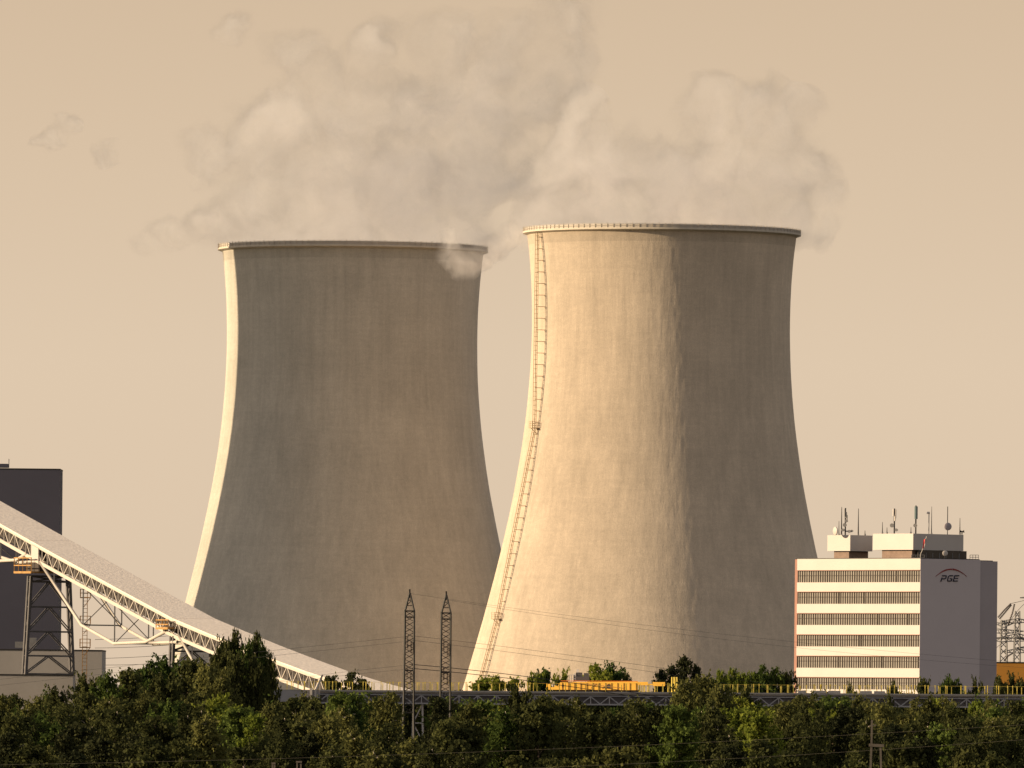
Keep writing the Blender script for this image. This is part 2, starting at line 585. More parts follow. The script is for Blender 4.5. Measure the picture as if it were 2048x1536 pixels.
# ------------------------------------------------------------------ boiler house and low sheds on the left
def block(name, x0, x1, ytop, Y, depth, m, label, cat, extra=None, yb=None):
    """Box building facing the camera; x0..x1, ytop in photo pixels at distance Y, standing on the ground."""
    a, c = P(x0, ytop, Y), P(x1, ytop, Y)
    zt = (a.z + c.z) / 2
    t = thing(name, ((a.x + c.x) / 2, Y + depth / 2, 0), label, cat)
    b = MB()
    b.box((a.x, Y, 0), (c.x - a.x, 0, 0), (0, depth, 0), (0, 0, zt))
    b.build('wall', m, t)
    b = MB()
    b.box((a.x - 0.06, Y - 0.06, zt + 0.002), (c.x - a.x + 0.12, 0, 0), (0, depth + 0.12, 0), (0, 0, 0.22))
    b.build('roof_cap', M['darksteel'], t)
    return t, a, c, zt


t, a, c, zt = block('boiler_house', -420, 120, 937, 2300, 14, M['darkwall'],
                    'dark windowless boiler house rising behind the sloping conveyor gallery', 'building')
b = MB()
q = P(-10, 937, 2300)
b.box((q.x - 3, 2304, zt + 0.46), (5.4, 0, 0), (0, 4, 0), (0, 0, 0.75))
b.build('roof_hood', M['darkwall'], t)
b = MB()
q = P(16, 937, 2300)
b.beam((q.x, 2304, zt + .4), (q.x, 2304, zt + 2.2), 0.12)
b.build('lightning_rod', M['darksteel'], t)

t, a, c, zt = block('shed', -90, 204, 1301, 1900, 18, M['greywall'],
                    'long grey sheet-clad shed behind the lattice trestle legs', 'building')
b = MB()
for (x0, x1, y0) in ((30, 46, 1284), (50, 72, 1276)):
    p0, p1 = P(x0, y0, 1902), P(x1, y0, 1902)
    b.box((p0.x, 1902, zt + 0.46), (p1.x - p0.x, 0, 0), (0, 3, 0), (0, 0, p0.z - zt - 0.4))
b.build('roof_vent', M['steel'], t)
t, a, c, zt = block('retaining_wall', -90, 146, 1351, 1780, 8, M['greywall'],
                    'pale grey concrete wall at the foot of the lattice trestle', 'wall')

# ------------------------------------------------------------------ sloping conveyor gallery
AX = R(61)
tA = math.tan(AX)
GY0 = 1690.0
gx0 = (720 - 1024) * K * GY0       # near-side plane passes here
ax_h = Vector((-math.cos(AX), math.sin(AX), 0))
cross = Vector((math.sin(AX), math.cos(AX), 0))
GW = 6.75


def CG(px, py, off=0.0, dz=0.0):
    """Point on the gallery's near vertical plane seen at photo pixel, moved `off` metres across."""
    Y = GY0
    for _ in range(12):
        X = P(px, py, Y).x
        Y = GY0 + (gx0 - X) * tA
    p = P(px, py, Y) + cross * off
    p.z += dz
    return p


near_edge = [(-330, 860), (0, 1045), (64, 1081), (206, 1159), (348, 1236), (410, 1262.5), (486, 1293.5), (552, 1319), (617, 1343), (680, 1363), (735, 1378), (790, 1389), (840, 1396)]
N_e = lambda px: float(np.interp(px, [p[0] for p in near_edge], [p[1] for p in near_edge]))
gal = thing('conveyor_gallery', CG(348, 1440), 'white roofed inclined conveyor gallery on trestles rising to the left edge', 'conveyor')
gal.location.z = 0
TH = 2.75      # truss depth
# roof sheet (thick slab following the slope), split at the two expansion joints
segs = [(-330, 63.2), (64, 349.2), (350, 840)]
for s0, s1 in segs:
    pxs = sorted({s0, s1} | {p[0] for p in near_edge if s0 < p[0] < s1})
    b = MB()
    V, F = [], []
    for px in pxs:
        p = CG(px, N_e(px))
        for off, dz in ((-0.35, 0), (GW + 0.35, 0), (GW + 0.35, -0.22), (-0.35, -0.22)):
            q = p + cross * off
            V.append((q.x, q.y, q.z + dz))
    for i in range(len(pxs) - 1):
        for k in range(4):
            l = (k + 1) % 4
            F.append((i * 4 + k, (i + 1) * 4 + k, (i + 1) * 4 + l, i * 4 + l))
    F.append((0, 1, 2, 3)); F.append(tuple((len(pxs) - 1) * 4 + k for k in (3, 2, 1, 0)))
    b.add(V, F)
    b.build('roof', M['roof'], gal)
# side trusses
for side, nm in ((0.0, 'near'), (GW, 'far')):
    b = MB()
    pxs = [p[0] for p in near_edge]
    for (x0, x1) in zip(pxs[:-1], pxs[1:]):
        for dz, h in ((-0.45, 0.42), (-TH, 0.55)):
            b.beam(CG(x0, N_e(x0), side, dz), CG(x1, N_e(x1), side, dz), 0.28, h)
    x = -330.0
    i = 0
    while x < 760:
        st = 10.9
        p = CG(x, N_e(x), side)
        q = CG(x + st, N_e(x + st), side)
        dn = Vector((0, 0, 1))
        b.beam(p - dn * 0.3, p - dn * (TH - 0.05), 0.20, 0.16)
        if i % 2:
            b.beam(p - dn * 0.4, q - dn * (TH - 0.1), 0.15, 0.13)
        else:
            b.beam(p - dn * (TH - 0.1), q - dn * 0.4, 0.15, 0.13)
        x += st
        i += 1
    b.build('side_truss', M['rail_white'], gal)
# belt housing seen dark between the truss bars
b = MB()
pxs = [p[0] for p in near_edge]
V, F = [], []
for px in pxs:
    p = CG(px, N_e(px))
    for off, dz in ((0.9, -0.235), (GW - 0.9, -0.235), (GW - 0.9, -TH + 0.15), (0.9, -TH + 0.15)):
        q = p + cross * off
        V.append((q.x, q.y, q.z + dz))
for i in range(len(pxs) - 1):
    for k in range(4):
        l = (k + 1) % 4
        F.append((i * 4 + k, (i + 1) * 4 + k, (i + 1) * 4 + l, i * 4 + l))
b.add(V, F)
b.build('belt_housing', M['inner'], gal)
# underslung tubular chords with posts
for side in (0.0, GW):
    for pts in ([(-190, 1000), (-100, 1105), (-40, 1124), (33, 1120), (54, 1107)],
                [(80, 1124), (163, 1250), (228, 1287), (292, 1284), (333, 1262)],
                [(300, 1286), (355, 1284)],
                [(358, 1270), (392, 1333), (430, 1352), (470, 1348)]):
        b = MB()
        b.tube([CG(x, y, side) for x, y in pts], 0.26, 8)
        b.build('underslung_chord', M['rail_white'], gal, smooth=True)
    for (x, y) in ((-100, 1105), (-40, 1124), (1, 1122), (32, 1120), (108, 1168), (166, 1250), (229, 1287), (297, 1283), (384, 1318), (430, 1352)):
        b = MB()
        p = CG(x, y, side)
        b.beam(p, Vector((p.x, p.y, CG(x, N_e(x), side, -TH).z)), 0.2)
        b.build('hanger_post', M['steel'], gal)
for (x, y) in ((166, 1250), (229, 1287), (297, 1283), (-40, 1124)):
    b = MB()
    b.beam(CG(x, y, 0), CG(x, y, GW), 0.2)
    top = CG(x, N_e(x), 0, -TH)
    b.beam(CG(x, y, 0), Vector((0, 0, top.z - CG(x, y, 0).z)) + CG(x, y, GW), 0.12)
    b.beam(CG(x, y, GW), top, 0.12)
    b.build('sway_brace', M['steel'], gal)


def trestle(px_top, top_py, half_bot, ybot, levels, mesh_mat, name='trestle', along=0.9):
    """Two-legged bent across the gallery, legs splayed to the ground, in two planes along the axis."""
    b = MB()
    base = CG(px_top, top_py)
    ztop_ = base.z
    for s_ in (-along / 2, along / 2):
        o = base + ax_h * s_
        feet, heads = [], []
        for side, sg in ((0.0, -1), (GW, 1)):
            hd = o + cross * side
            ft = o + cross * (side + sg * half_bot)
            ft.z = 0
            feet.append(ft); heads.append(hd)
            b.beam(hd, ft, 0.42, 0.42)
        lv = [0.0] + levels
        prev = None
        for zf in lv:
            p = heads[0].lerp(feet[0], zf)
            q = heads[1].lerp(feet[1], zf)
            b.beam(p, q, 0.26)
            if prev:
                mid = p.lerp(q, 0.5)
                if zf != lv[1]:
                    mid = prev[0].lerp(prev[1], 0.5)
                    b.beam(mid, p, 0.17); b.beam(mid, q, 0.17)
                else:
                    b.beam(prev[0], q, 0.17); b.beam(prev[1], p, 0.17)
            prev = (p, q)
    for side, sg in ((0.0, -1), (GW, 1)):
        for zf0, zf1 in zip(lv[:-1], lv[1:]):
            pa = (base + ax_h * (-along / 2) + cross * side)
            fa = pa + cross * sg * half_bot; fa.z = 0
            pb = (base + ax_h * (along / 2) + cross * side)
            fb = pb + cross * sg * half_bot; fb.z = 0
            b.beam(pa.lerp(fa, zf1), pb.lerp(fb, zf1), 0.16)
            b.beam(pa.lerp(fa, zf0), pb.lerp(fb, zf1), 0.12)
    return b.build(name, mesh_mat, gal)


zq = CG(60, 1156).z
lev = [1 - CG(60, y).z / zq for y in (1167, 1217, 1266, 1314, 1350)]
trestle(60, 1152, 1.9, 1350, lev, M['trest'])
lev2 = [1 - CG(345, y).z / CG(345, 1275).z for y in (1305, 1340)]
trestle(345, 1272, 0.8, 1350, lev2, M['trest'])
# head frames (ochre maintenance platforms) on the two piers
for (x0, x1, y0, y1) in ((42, 76, 1116, 1146), (326, 350, 1240, 1258)):
    b = MB()
    p = CG(x0, y1)
    q = CG(x1, y1)
    for off in (-1.2, GW + 0.2):
        for h in np.linspace(0, CG(x0, y0).z - p.z, 3):
            b.beam(p + cross * off + Vector((0, 0, h)), q + cross * off + Vector((0, 0, h)), 0.16)
        for f in np.linspace(0, 1, 5):
            r_ = p.lerp(q, f) + cross * off
            b.beam(r_, r_ + Vector((0, 0, CG(x0, y0).z - p.z)), 0.14)
    b.box(p - cross * 1.3, q - p, cross * (GW + 1.6), Vector((0, 0, 0.25)))
    b.build('maintenance_platform', M['rust'], gal)
    b = MB()
    b.box(p + cross * 0.5 + (q - p) * 0.1 + Vector((0, 0, .26)), (q - p) * 0.8, cross * (GW - 1.0), Vector((0, 0, (CG(x0, y0).z - p.z) * 0.6)))
    b.build('bearing_housing', M['inner'], gal)
# hatch / sheave covers at the first joint
b = MB()
b.box(CG(66, N_e(66) + 7, -0.3), CG(80, N_e(80) + 7) - CG(66, N_e(66) + 7), cross * 0.2, Vector((0, 0, -2.0)))
b.build('joint_cover', M['white'], gal)
# caged access stair beside the first trestle
st_ = thing('access_ladder', (0, 0, 0), 'slim caged access ladder with small landings beside the big trestle', 'ladder')
base = CG(60, 1156, GW + 3.0)
st_.location = (base.x, base.y, 0)
b = MB()
for dx_ in (-0.35, 0.35):
    b.beam((base.x + dx_, base.y, 0), (base.x + dx_, base.y, base.z + 0.5), 0.10)
z = 0.3
while z < base.z:
    b.beam((base.x - .35, base.y, z), (base.x + .35, base.y, z), 0.06)
    b.tube([(base.x - .4, base.y, z), (base.x - .35, base.y - .7, z), (base.x + .35, base.y - .7, z), (base.x + .4, base.y, z)], 0.035, 4, False)
    z += 0.6
b.build('caged_ladder', M['rust'], st_)
for py in (1192, 1246, 1292):
    zc = CG(60, py).z
    b = MB()
    b.box((base.x - 0.8, base.y - 0.9, zc - 0.2), (1.7, 0, 0), (0, 1.8, 0), (0, 0, 0.15))
    for xx in (-0.75, 0.85):
        for yy in (-0.85, 0.85):
            b.beam((base.x + xx, base.y + yy, zc), (base.x + xx, base.y + yy, zc + 1.2), 0.09)
    for h in (0.6, 1.2):
        b.beam((base.x - 0.8, base.y - .85, zc + h), (base.x + .9, base.y - .85, zc + h), 0.09)
        b.beam((base.x - 0.8, base.y + .85, zc + h), (base.x + .9, base.y + .85, zc + h), 0.09)
    b.beam((base.x + .8, base.y, zc - 0.2), (base.x - .2, base.y, zc - 1.6), 0.1)
    b.build('landing', M['rust'], st_)

# ------------------------------------------------------------------ conveyor bridge in front
BY, BW = 1600.0, 9.5
bs = K * BY
def deck_py(px): return 1379.5 + (px - 650) * (9.5 / 1390.0)
DZ0 = P(650, deck_py(650), BY)
DZ1 = P(2040, deck_py(2040), BY)
def BP(px, dy=0.0, yo=0.0, dz=0.0):
    Yb = BY + (px - 1300) * bs * 0.14       # the bridge runs slightly away to the right
    p = P(px, deck_py(px) + dy, Yb)
    return Vector((p.x, Yb + yo, p.z + dz))
up = Vector((0, 0, 1))
br = thing('conveyor_bridge', (BP(1300).x, BY, 0), 'long low grey truss bridge with yellow railing posts running across above the treetops', 'bridge')
x0, x1 = 640, 2260
L_ = BP(x1) - BP(x0)
b = MB()
b.box(BP(x0) - up * 0.24, L_, Vector((0, BW, 0)), up * 0.24)
b.box(BP(x0, 0, 0.25) - up * 0.45, L_, Vector((0, BW - 0.5, 0)), up * 0.208)
b.build('deck', M['deck'], br)
b = MB()
b.box(BP(x0, 0, 0.9) - up * 1.75, L_, Vector((0, BW - 1.8, 0)), up * 1.298)
b.build('web_panel', M['bridgeweb'], br)
for yo in (0.12, BW - 0.12):
    b = MB()
    b.beam(BP(x0, 0, yo) - up * 0.62, BP(x1, 0, yo) - up * 0.62, 0.2, 0.12)
    b.beam(BP(x0, 0, yo) - up * 1.82, BP(x1, 0, yo) - up * 1.82, 0.22, 0.2)
    px = 655.0
    step = 37.6
    while px < x1 - step:
        p, q, r_ = BP(px, 0, yo), BP(px + step / 2, 0, yo), BP(px - step / 2, 0, yo)
        b.beam(p - up * 0.7, p - up * 1.75, 0.14)
        b.beam(p - up * 0.7, q - up * 1.75, 0.14)
        b.beam(p - up * 0.7, r_ - up * 1.75, 0.14)
        px += step
    b.build('truss', M['bridge'], br)
rr_ = random.Random(4)
for yo in (0.1, BW - 0.1):
    b = MB()
    px = 652.0 if yo < 1 else 500.0
    px = 505.0 if yo < 1 else 512.0
    while px < x1:
        p = BP(px, 0, yo)
        h = rr_.choice((1.0, 1.15, 1.2, 1.25))
        if rr_.random() < 0.93:
            b.beam(p, p + up * h, 0.11)
        px += rr_.choice((10, 12, 14, 18, 27))
    b.beam(BP(500, 0, yo, 1.13), BP(x1, 0, yo, 1.13), 0.02)
    b.build('railing', M['yellow'], br)
# solid left ramp of the bridge and its end
b = MB()
b.box(BP(498, 0, 0.3) - up * 1.7, BP(x0 - 0.1) - BP(498), Vector((0, BW - 0.6, 0)), up * 1.69)
b.build('abutment', M['bridge'], br)
b = MB()
b.box(BP(436, 0, 1.0) - up * 1.0, BP(446) - BP(436), Vector((0, 3, 0)), up * 1.5)
b.beam(BP(446, -4, 1.2), BP(461, -22, 1.2), 0.3)
b.box(BP(446.2, 0, 1.0) - up * 0.9, BP(497.8) - BP(446.2), Vector((0, 3, 0)), up * 0.3)
b.build('end_walkway', M['rail_white'], br)
for px in (452, 460, 481, 492):
    b = MB()
    b.beam(BP(px, 0, 1.0, -0.6), BP(px, 0, 1.0, 0.75), 0.09)
    b.build('end_post', M['yellow'], br)
b = MB()
b.beam(BP(622, 0, -0.1) - up * 1.9, BP(622, -3, -0.1), 0.35)
b.beam(BP(631, 0, -0.1) - up * 1.9, BP(631, 0, -0.1), 0.25)
b.beam(BP(633, -1, -0.1), BP(645, -30, -0.1), 0.28)
b.build('pier_head', M['rail_white'], br)
for px in (662, 836, 908, 1085, 1305, 1560, 1850, 2090):
    b = MB()
    wl = 0.62
    for yo in (0.6, BW - 0.6):
        a_, c_ = BP(px - 9, 0, yo) - up * 1.9, BP(px + 9, 0, yo) - up * 1.9
        fa, fc = Vector((a_.x - 0.3, a_.y, 0)), Vector((c_.x + 0.3, c_.y, 0))
        b.beam(a_, fa, 0.24); b.beam(c_, fc, 0.24)
        nseg = 6
        for i in range(nseg):
            f0, f1 = i / nseg, (i + 1) / nseg
            b.beam(a_.lerp(fa, f1), c_.lerp(fc, f1), 0.14)
            if i % 2: b.beam(a_.lerp(fa, f0), c_.lerp(fc, f1), 0.12)
            else: b.beam(c_.lerp(fc, f0), a_.lerp(fa, f1), 0.12)
    for f in (0.3, 0.65):
        for px_ in (px - 9, px + 9):
            p, q = BP(px_, 0, 0.6) - up * 1.9, BP(px_, 0, BW - 0.6) - up * 1.9
            p.z *= 1 - f; q.z *= 1 - f
            b.beam(p, q, 0.14)
    b.build('trestle_leg', M['white'], br)
# white kerb panels on the deck in front of the office
for i, (xa, xb) in enumerate(((1596, 1612), (1627, 1652), (1656, 1681), (1720, 1744), (1748, 1770))):
    b = MB()
    b.box(BP(xa, 0, -0.04) + up * 0.004, BP(xb) - BP(xa), Vector((0, 0.08, 0)), up * 0.34)
    b.build('kick_panel', M['white'], br)

# yellow machine standing on the bridge deck
my = 1.2
def MP(px, dy=0.0, yo=0.0, dz=0.0):
    return BP(px, dy, yo + (1336 - px) * bs * 0.36, dz)
mc = thing('boom_machine', MP(1200, 0, my + 1.2), 'long bright orange-yellow machine with a dark cab parked on the bridge deck', 'machine')
def mbox(b, x0, x1, h0, h1, yo=my, d=2.6):
    b.box(MP(x0, 0, yo, h0), MP(x1) - MP(x0), Vector((0, d, 0)), up * (h1 - h0))
b = MB()
V = []
prof = [(1117, 0.25), (1117, 1.02), (1121, 1.28), (1150, 1.36), (1276, 1.46), (1276, 0.25)]
for yo in (my, my + 2.6):
    for px, h in prof: V.append(MP(px, 0, yo, h))
n6 = len(prof)
b.add(V, [tuple(range(n6))[::-1], tuple(range(n6, 2 * n6))] + [(i, (i + 1) % n6, n6 + (i + 1) % n6, n6 + i) for i in range(n6)])
b.build('body', M['machine'], mc)
b = MB()
for px in np.arange(1124, 1276, 12.3):
    b.box(MP(px, 0, my - 0.09, 0.27), MP(px + 0.6) - MP(px), Vector((0, 0.085, 0)), up * 0.98)
b.beam(MP(1160, 0, my - 0.05, 1.2), MP(1245, 0, my - 0.05, 0.55), 0.07)
b.beam(MP(1182, 0, my - 0.05, 0.5), MP(1192, 0, my - 0.05, 1.15), 0.08)
b.beam(MP(1204, 0, my - 0.05, 0.5), MP(1218, 0, my - 0.05, 1.15), 0.08)
b.build('side_ribs', M['rust'], mc)
b = MB()
mbox(b, 1214, 1221, 0.5, 1.0, my - 0.05, 0.045)
b.build('service_door', M['inner'], mc)
b = MB()
mbox(b, 1124, 1127, 0.6, 1.0, my - 0.05, 0.045)
b.build('hatch', M['inner'], mc)
b = MB()
mbox(b, 1122, 1276, 1.47, 1.53, my - 0.02, 2.62)
b.build('top_cover', M['topred'], mc)
b = MB()
mbox(b, 1097, 1116.8, 0.25, 0.62); mbox(b, 1096, 1101, 0.62, 1.05); mbox(b, 1109, 1116, 0.62, 0.78)
b.build('nose_section', M['machine'], mc)
b = MB()
mbox(b, 1276.2, 1296, 0.95, 1.42); mbox(b, 1306, 1330, 0.85, 1.40); mbox(b, 1296.2, 1305.8, 1.0, 1.15)
b.build('tail_boom', M['machine'], mc)
for px in (1279, 1284, 1289, 1296, 1310, 1336, 1353):
    b = MB()
    b.beam(MP(px, 0, my + .3, 0), MP(px, 0, my + .3, 1.3 if px == 1336 else 1.0), 0.14)
    b.build('boom_support', M['yellow'], mc)
for px in (1344, 1350):
    b = MB()
    b.tube([MP(px, 0, my + .3, 0), MP(px, 0, my + .3, 2.1), MP(px + 4, 0, my + .3, 2.1), MP(px + 4, 0, my + .3, 0.9)], 0.09, 6)
    b.build('looped_pipe', M['yellow'], mc)
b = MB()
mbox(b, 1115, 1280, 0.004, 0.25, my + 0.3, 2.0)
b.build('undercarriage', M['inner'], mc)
cab = MB()
mbox(cab, 1148, 1179, 1.45, 2.15, my + 0.4, 1.8); mbox(cab, 1152, 1165, 2.15, 2.7, my + 0.6, 1.2); mbox(cab, 1168, 1178, 2.15, 2.62, my + 0.6, 1.2)
cb = cab.build('cab', mat_plain('cab_dark', (0.055, 0.05, 0.055), 0.5, 0.2, 1.0), mc)
b = MB()
mbox(b, 1139, 1152, 1.44, 1.5, my + 0.4, 1.6)
for px in (1139, 1143, 1147.5, 1152):
    b.beam(MP(px, 0, my + .4, 1.4), MP(px, 0, my + .4, 2.35), 0.08)
for h in (1.8, 2.35):
    b.beam(MP(1139, 0, my + .4, h), MP(1152, 0, my + .4, h), 0.08)
b.build('cab_railing', M['bridge'], mc)
b = MB()
mbox(b, 1153, 1158, 2.705, 3.15, my + 0.5, 0.8); mbox(b, 1148, 1151, 2.16, 2.6, my + 0.5, 0.5)
b.build('lamp_box', M['white'], mc)

# ------------------------------------------------------------------ office block
OY = 1745.0
AL = R(45)
uL = Vector((-math.cos(AL), math.sin(AL), 0))
uR = Vector((math.sin(AL), math.cos(AL), 0))
nL = Vector((-math.sin(AL), -math.cos(AL), 0))
nR = Vector((math.cos(AL), -math.sin(AL), 0))
os_ = K * OY
OC = P(1841, 1117, OY)


def OZ(py): return P(1841, py, OY).z
def len_for(pc, d, px):
    """metres along d from point pc until photo column px"""
    lo, hi = 0.0, 80.0
    for _ in range(50):
        m_ = (lo + hi) / 2
        q = pc + d * m_
        ix = (q.x * cr + (q.z - EYE) * sr) / (K * q.y) + 1024
        if (ix - px) * (1 if d.x > 0 else -1) < 0: lo = m_
        else: hi = m_
    return lo


LL = len_for(OC, uL, 1594.5)
LR = len_for(OC, uR, 1961.0)
LR2 = len_for(OC, uR, 1998.0)
O0 = Vector((OC.x, OC.y, 0))
H = OC.z
off = thing('office_block', O0 + uL * LL / 2 + uR * LR / 2, 'white office block with seven ribbon window rows and a plain shaded gable', 'building')
b = MB()
b.box(O0 + uL * 0.06 - nL * 0.45, uL * (LL - 0.06), uR * (LR - 0.52), up * (H - 0.02))
b.build('core_wall', M['clad'], off)
# gable facing right
b = MB()
b.box(O0 - nR * 0.03 + uR * 0.004, uR * (LR - 0.004), nR * 0.036, up * H)
b.build('gable_wall', M['clad'], off)
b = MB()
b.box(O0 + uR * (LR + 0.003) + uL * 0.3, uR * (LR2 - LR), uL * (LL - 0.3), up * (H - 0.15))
b.build('stair_wing', M['clad_shade_grey'], off)
b = MB()
b.box(O0 + uL * 0.1 + uR * 0.1 + up * (H + 0.002), uL * (LL + 0.3), uR * (LR - 0.2), up * 0.12)
b.box(O0 + uL * 1.1 + uR * (LR - 0.09) + up * (H - 0.148), uL * (LL - 1.2), uR * (LR2 - LR - 0.1), up * 0.12)
b.build('roof', M['darksteel'], off)
b = MB()
b.box(O0 + uL * (LL + 0.003) - nL * 0.3, uL * 0.75, uR * (LR - 0.6), up * (H - 0.05))
b.build('end_pilaster', M['red_fringe'], off)
# spandrel bands and ribbon windows of the sunlit front
wins = [(1139.5, 1164.3), (1182.7, 1207.6), (1226, 1250.2), (1269, 1293.5), (1312, 1336.6), (1355, 1379.6), (1398, 1422.6)]
edges = [1117.0] + [v for w_ in wins for v in w_] + [1470]
for i in range(0, len(edges) - 1, 2):
    zt_, zb_ = OZ(edges[i]), OZ(edges[i + 1])
    if i == len(edges) - 2: zb_ = 0
    b = MB()
    b.box(O0 - nL * 0.448 + up * zb_, uL * LL, nL * 0.448, up * (zt_ - zb_))
    b.build('spandrel', M['white'], off)
    b = MB()
    b.box(O0 - nL * 0.2 + up * (zb_ - 0.09), uL * LL, nL * 0.24, up * 0.087)  # red lens fringe under each band, built as a strip
    if zb_ > 0: b.build('fringe_strip', M['red_fringe'], off)
rw = random.Random(7)
for (ya, yb_) in wins:
    zt_, zb_ = OZ(ya) - 0.09, OZ(yb_)
    b = MB()
    b.box(O0 - nL * 0.44 + up * (zb_ + 0.002), uL * LL, nL * 0.10, up * (zt_ - zb_ - 0.004))
    wn = b.build('ribbon_window', M['glass'], off)
    b = MB()
    nB = 54
    for i in range(nB):
        f = (i + 0.35) / nB
        wd = LL / nB * rw.uniform(0.36, 0.48)
        if rw.random() < 0.05: wd *= 0.5
        o_ = O0 + uL * (f * LL) - nL * 0.338 + up * (zb_ + 0.003)
        b.box(o_, uL * wd, nL * 0.10, up * (zt_ - zb_ - 0.006))
    b.build('blinds', M['fin'], wn)
    b = MB()
    for i in range(0, nB + 1, 1):
        o_ = O0 + uL * (min(max(i / nB * LL, 0.05), LL - 0.06)) - nL * 0.236 + up * (zb_ + 0.003)
        b.box(o_, uL * 0.07, nL * 0.12, up * (zt_ - zb_ - 0.006))
    zm = (zt_ * 0.55 + zb_ * 0.45)
    b.box(O0 - nL * 0.236 + up * zm + uL * 0.01, uL * (LL - .02), nL * 0.03, up * 0.11)
    b.build('mullions', M['mull'], wn)
# penthouses: overhanging white box on a recessed brown base
def penthouse(px_corner, px_left, px_right, y_top, y_bot, setback, base_l, base_r, base_py, darkbase):
    # corner depth: setback metres behind the office corner along the diagonal
    Yc = OY + setback
    c0 = P(px_corner, y_top, Yc)
    zt_, zb_ = c0.z, P(px_corner, y_bot, Yc).z
    l1, l2 = len_for(c0, uL, px_left), len_for(c0, uR, px_right)
    b = MB()
    g0 = Vector((c0.x, c0.y, 0))
    b.box(g0 + up * zb_, uL * l1, uR * l2, up * (zt_ - zb_))
    ph = b.build('penthouse', M['white'], off)
    b = MB()
    bl1, bl2 = len_for(c0, uL, base_l), l2 + base_r
    b.box(g0 + uL * 0.7 + uR * 0.5 + up * (H + 0.124), uL * (bl1 - 0.7), uR * (bl2 - 0.5), up * (zb_ - H - 0.128))
    b.build('penthouse_base', M['brick'], ph)
    b = MB()
    b.box(g0 + uL * 0.75 + uR * 0.55 - nR * 0.0 + up * (H + 0.3) + nR * 0.705, uR * (bl2 - 0.7), nR * 0.05, up * (zb_ - H - 0.5))
    return ph, c0, zt_, zb_
ph2 = penthouse(1826.5, 1746, 1927, 1067, 1099.5, 6.0, 1760, 0.9, 1116, True)
ph1 = penthouse(1700.5, 1655, 1745, 1070, 1101.8, 13.5, 1664, -0.2, 1117, False)
b = MB()
q0 = ph2[1]
g0 = Vector((q0.x, q0.y, 0))
l2 = len_for(q0, uR, 1934)
b.box(g0 - nR * 0.5 + uR * 1.2 + up * (H + 0.126), uR * (l2 - 1.2), nR * 0.46, up * (ph2[3] - H - 0.14))
b.build('dark_window_strip', M['glass'], off)
b = MB()
for i in range(7):
    p = g0 + uR * (1.5 + i * 1.5) - nR * 0.03 + up * (H + 0.13)
    b.beam(p, p + up * 0.9, 0.1)
for (xa, xb, yy) in ((1823, 1849, 1110), (1940, 1957, 1110)):
    pa, pb = P(xa, yy, OY + 5), P(xb, yy, OY + 5)
    for h in (0, -0.35):
        b.beam(pa + up * h, pb + up * h, 0.08)
    for f in np.linspace(0, 1, 4):
        p = pa.lerp(pb, f)
        b.beam(Vector((p.x, p.y, H + .1)), p, 0.08)
b.build('roof_railing', M['steel'], off)

# wall sign
sg = thing('wall_sign', O0 + uR * 4.6 + up * OZ(1150), 'dark lettering under a thin red arc on the shaded gable of the office block', 'sign')
def GP(px, py, out=0.0):
    """point on the gable plane at a photo pixel"""
    l_ = len_for(OC, uR, px - (OC.z - OZ(py)) * 0)
    q = O0 + uR * l_
    Yq = q.y
    p = P(px, py, Yq)
    l_ = (p.x - O0.x) / uR.x
    q = O0 + uR * l_
    return Vector((q.x, q.y, P(px, py, q.y).z)) + nR * out


def strokes(b, polys, x0, y0, sx, sy, th):
    """Letter strokes (unit cell, y up) as slanted slabs on the gable."""
    for pl in polys:
        V = []
        for o_ in (0.02, 0.10):
            for (u, v) in pl:
                px = x0 + u * sx + v * sy * 0.28
                py = y0 - v * sy
                V.append(GP(px, py, o_))
        n_ = len(pl)
        b.add(V, [tuple(range(n_)), tuple(range(2 * n_ - 1, n_ - 1, -1))] + [(i, n_ + i, n_ + (i + 1) % n_, (i + 1) % n_) for i in range(n_)])


def bar(x0, y0, x1, y1): return [(x0, y0), (x1, y0), (x1, y1), (x0, y1)]


t_ = 0.20
PL = [bar(0, 0, .18, .62), bar(.0, .82, .78, 1.0), [(.78, 1.0), (.78, .82), (.84, .72), (1.0, .86), (1, .9)], [(1.0, .86), (.84, .72), (.84, .62), (1.0, .5)],
      [(.84, .62), (.78, .52), (.82, .36), (1.0, .5)], bar(.18, .36, .82, .52)]
GL = [bar(.2, .82, 1.0, 1.0), [(.2, .82), (.2, 1.0), (0, .78), (.18, .72)], bar(0, .22, .18, .78), [(0, .22), (.18, .26), (.22, .18), (.2, 0)], bar(.2, 0, .84, .18),
      [(.84, 0), (1, .05), (1, .5), (.82, .5)], bar(.5, .38, .82, .54)]
EL = [bar(0, 0, .18, 1), bar(.18, .82, 1, 1), bar(.18, .42, .9, .58), bar(.18, 0, 1, .18)]
b = MB()
for gl, x in ((PL, 1880.5), (GL, 1893.0), (EL, 1905.0)):
    strokes(b, gl, x, 1163.2, 9.6, 13.0, t_)
b.build('lettering', M['logo'], sg)
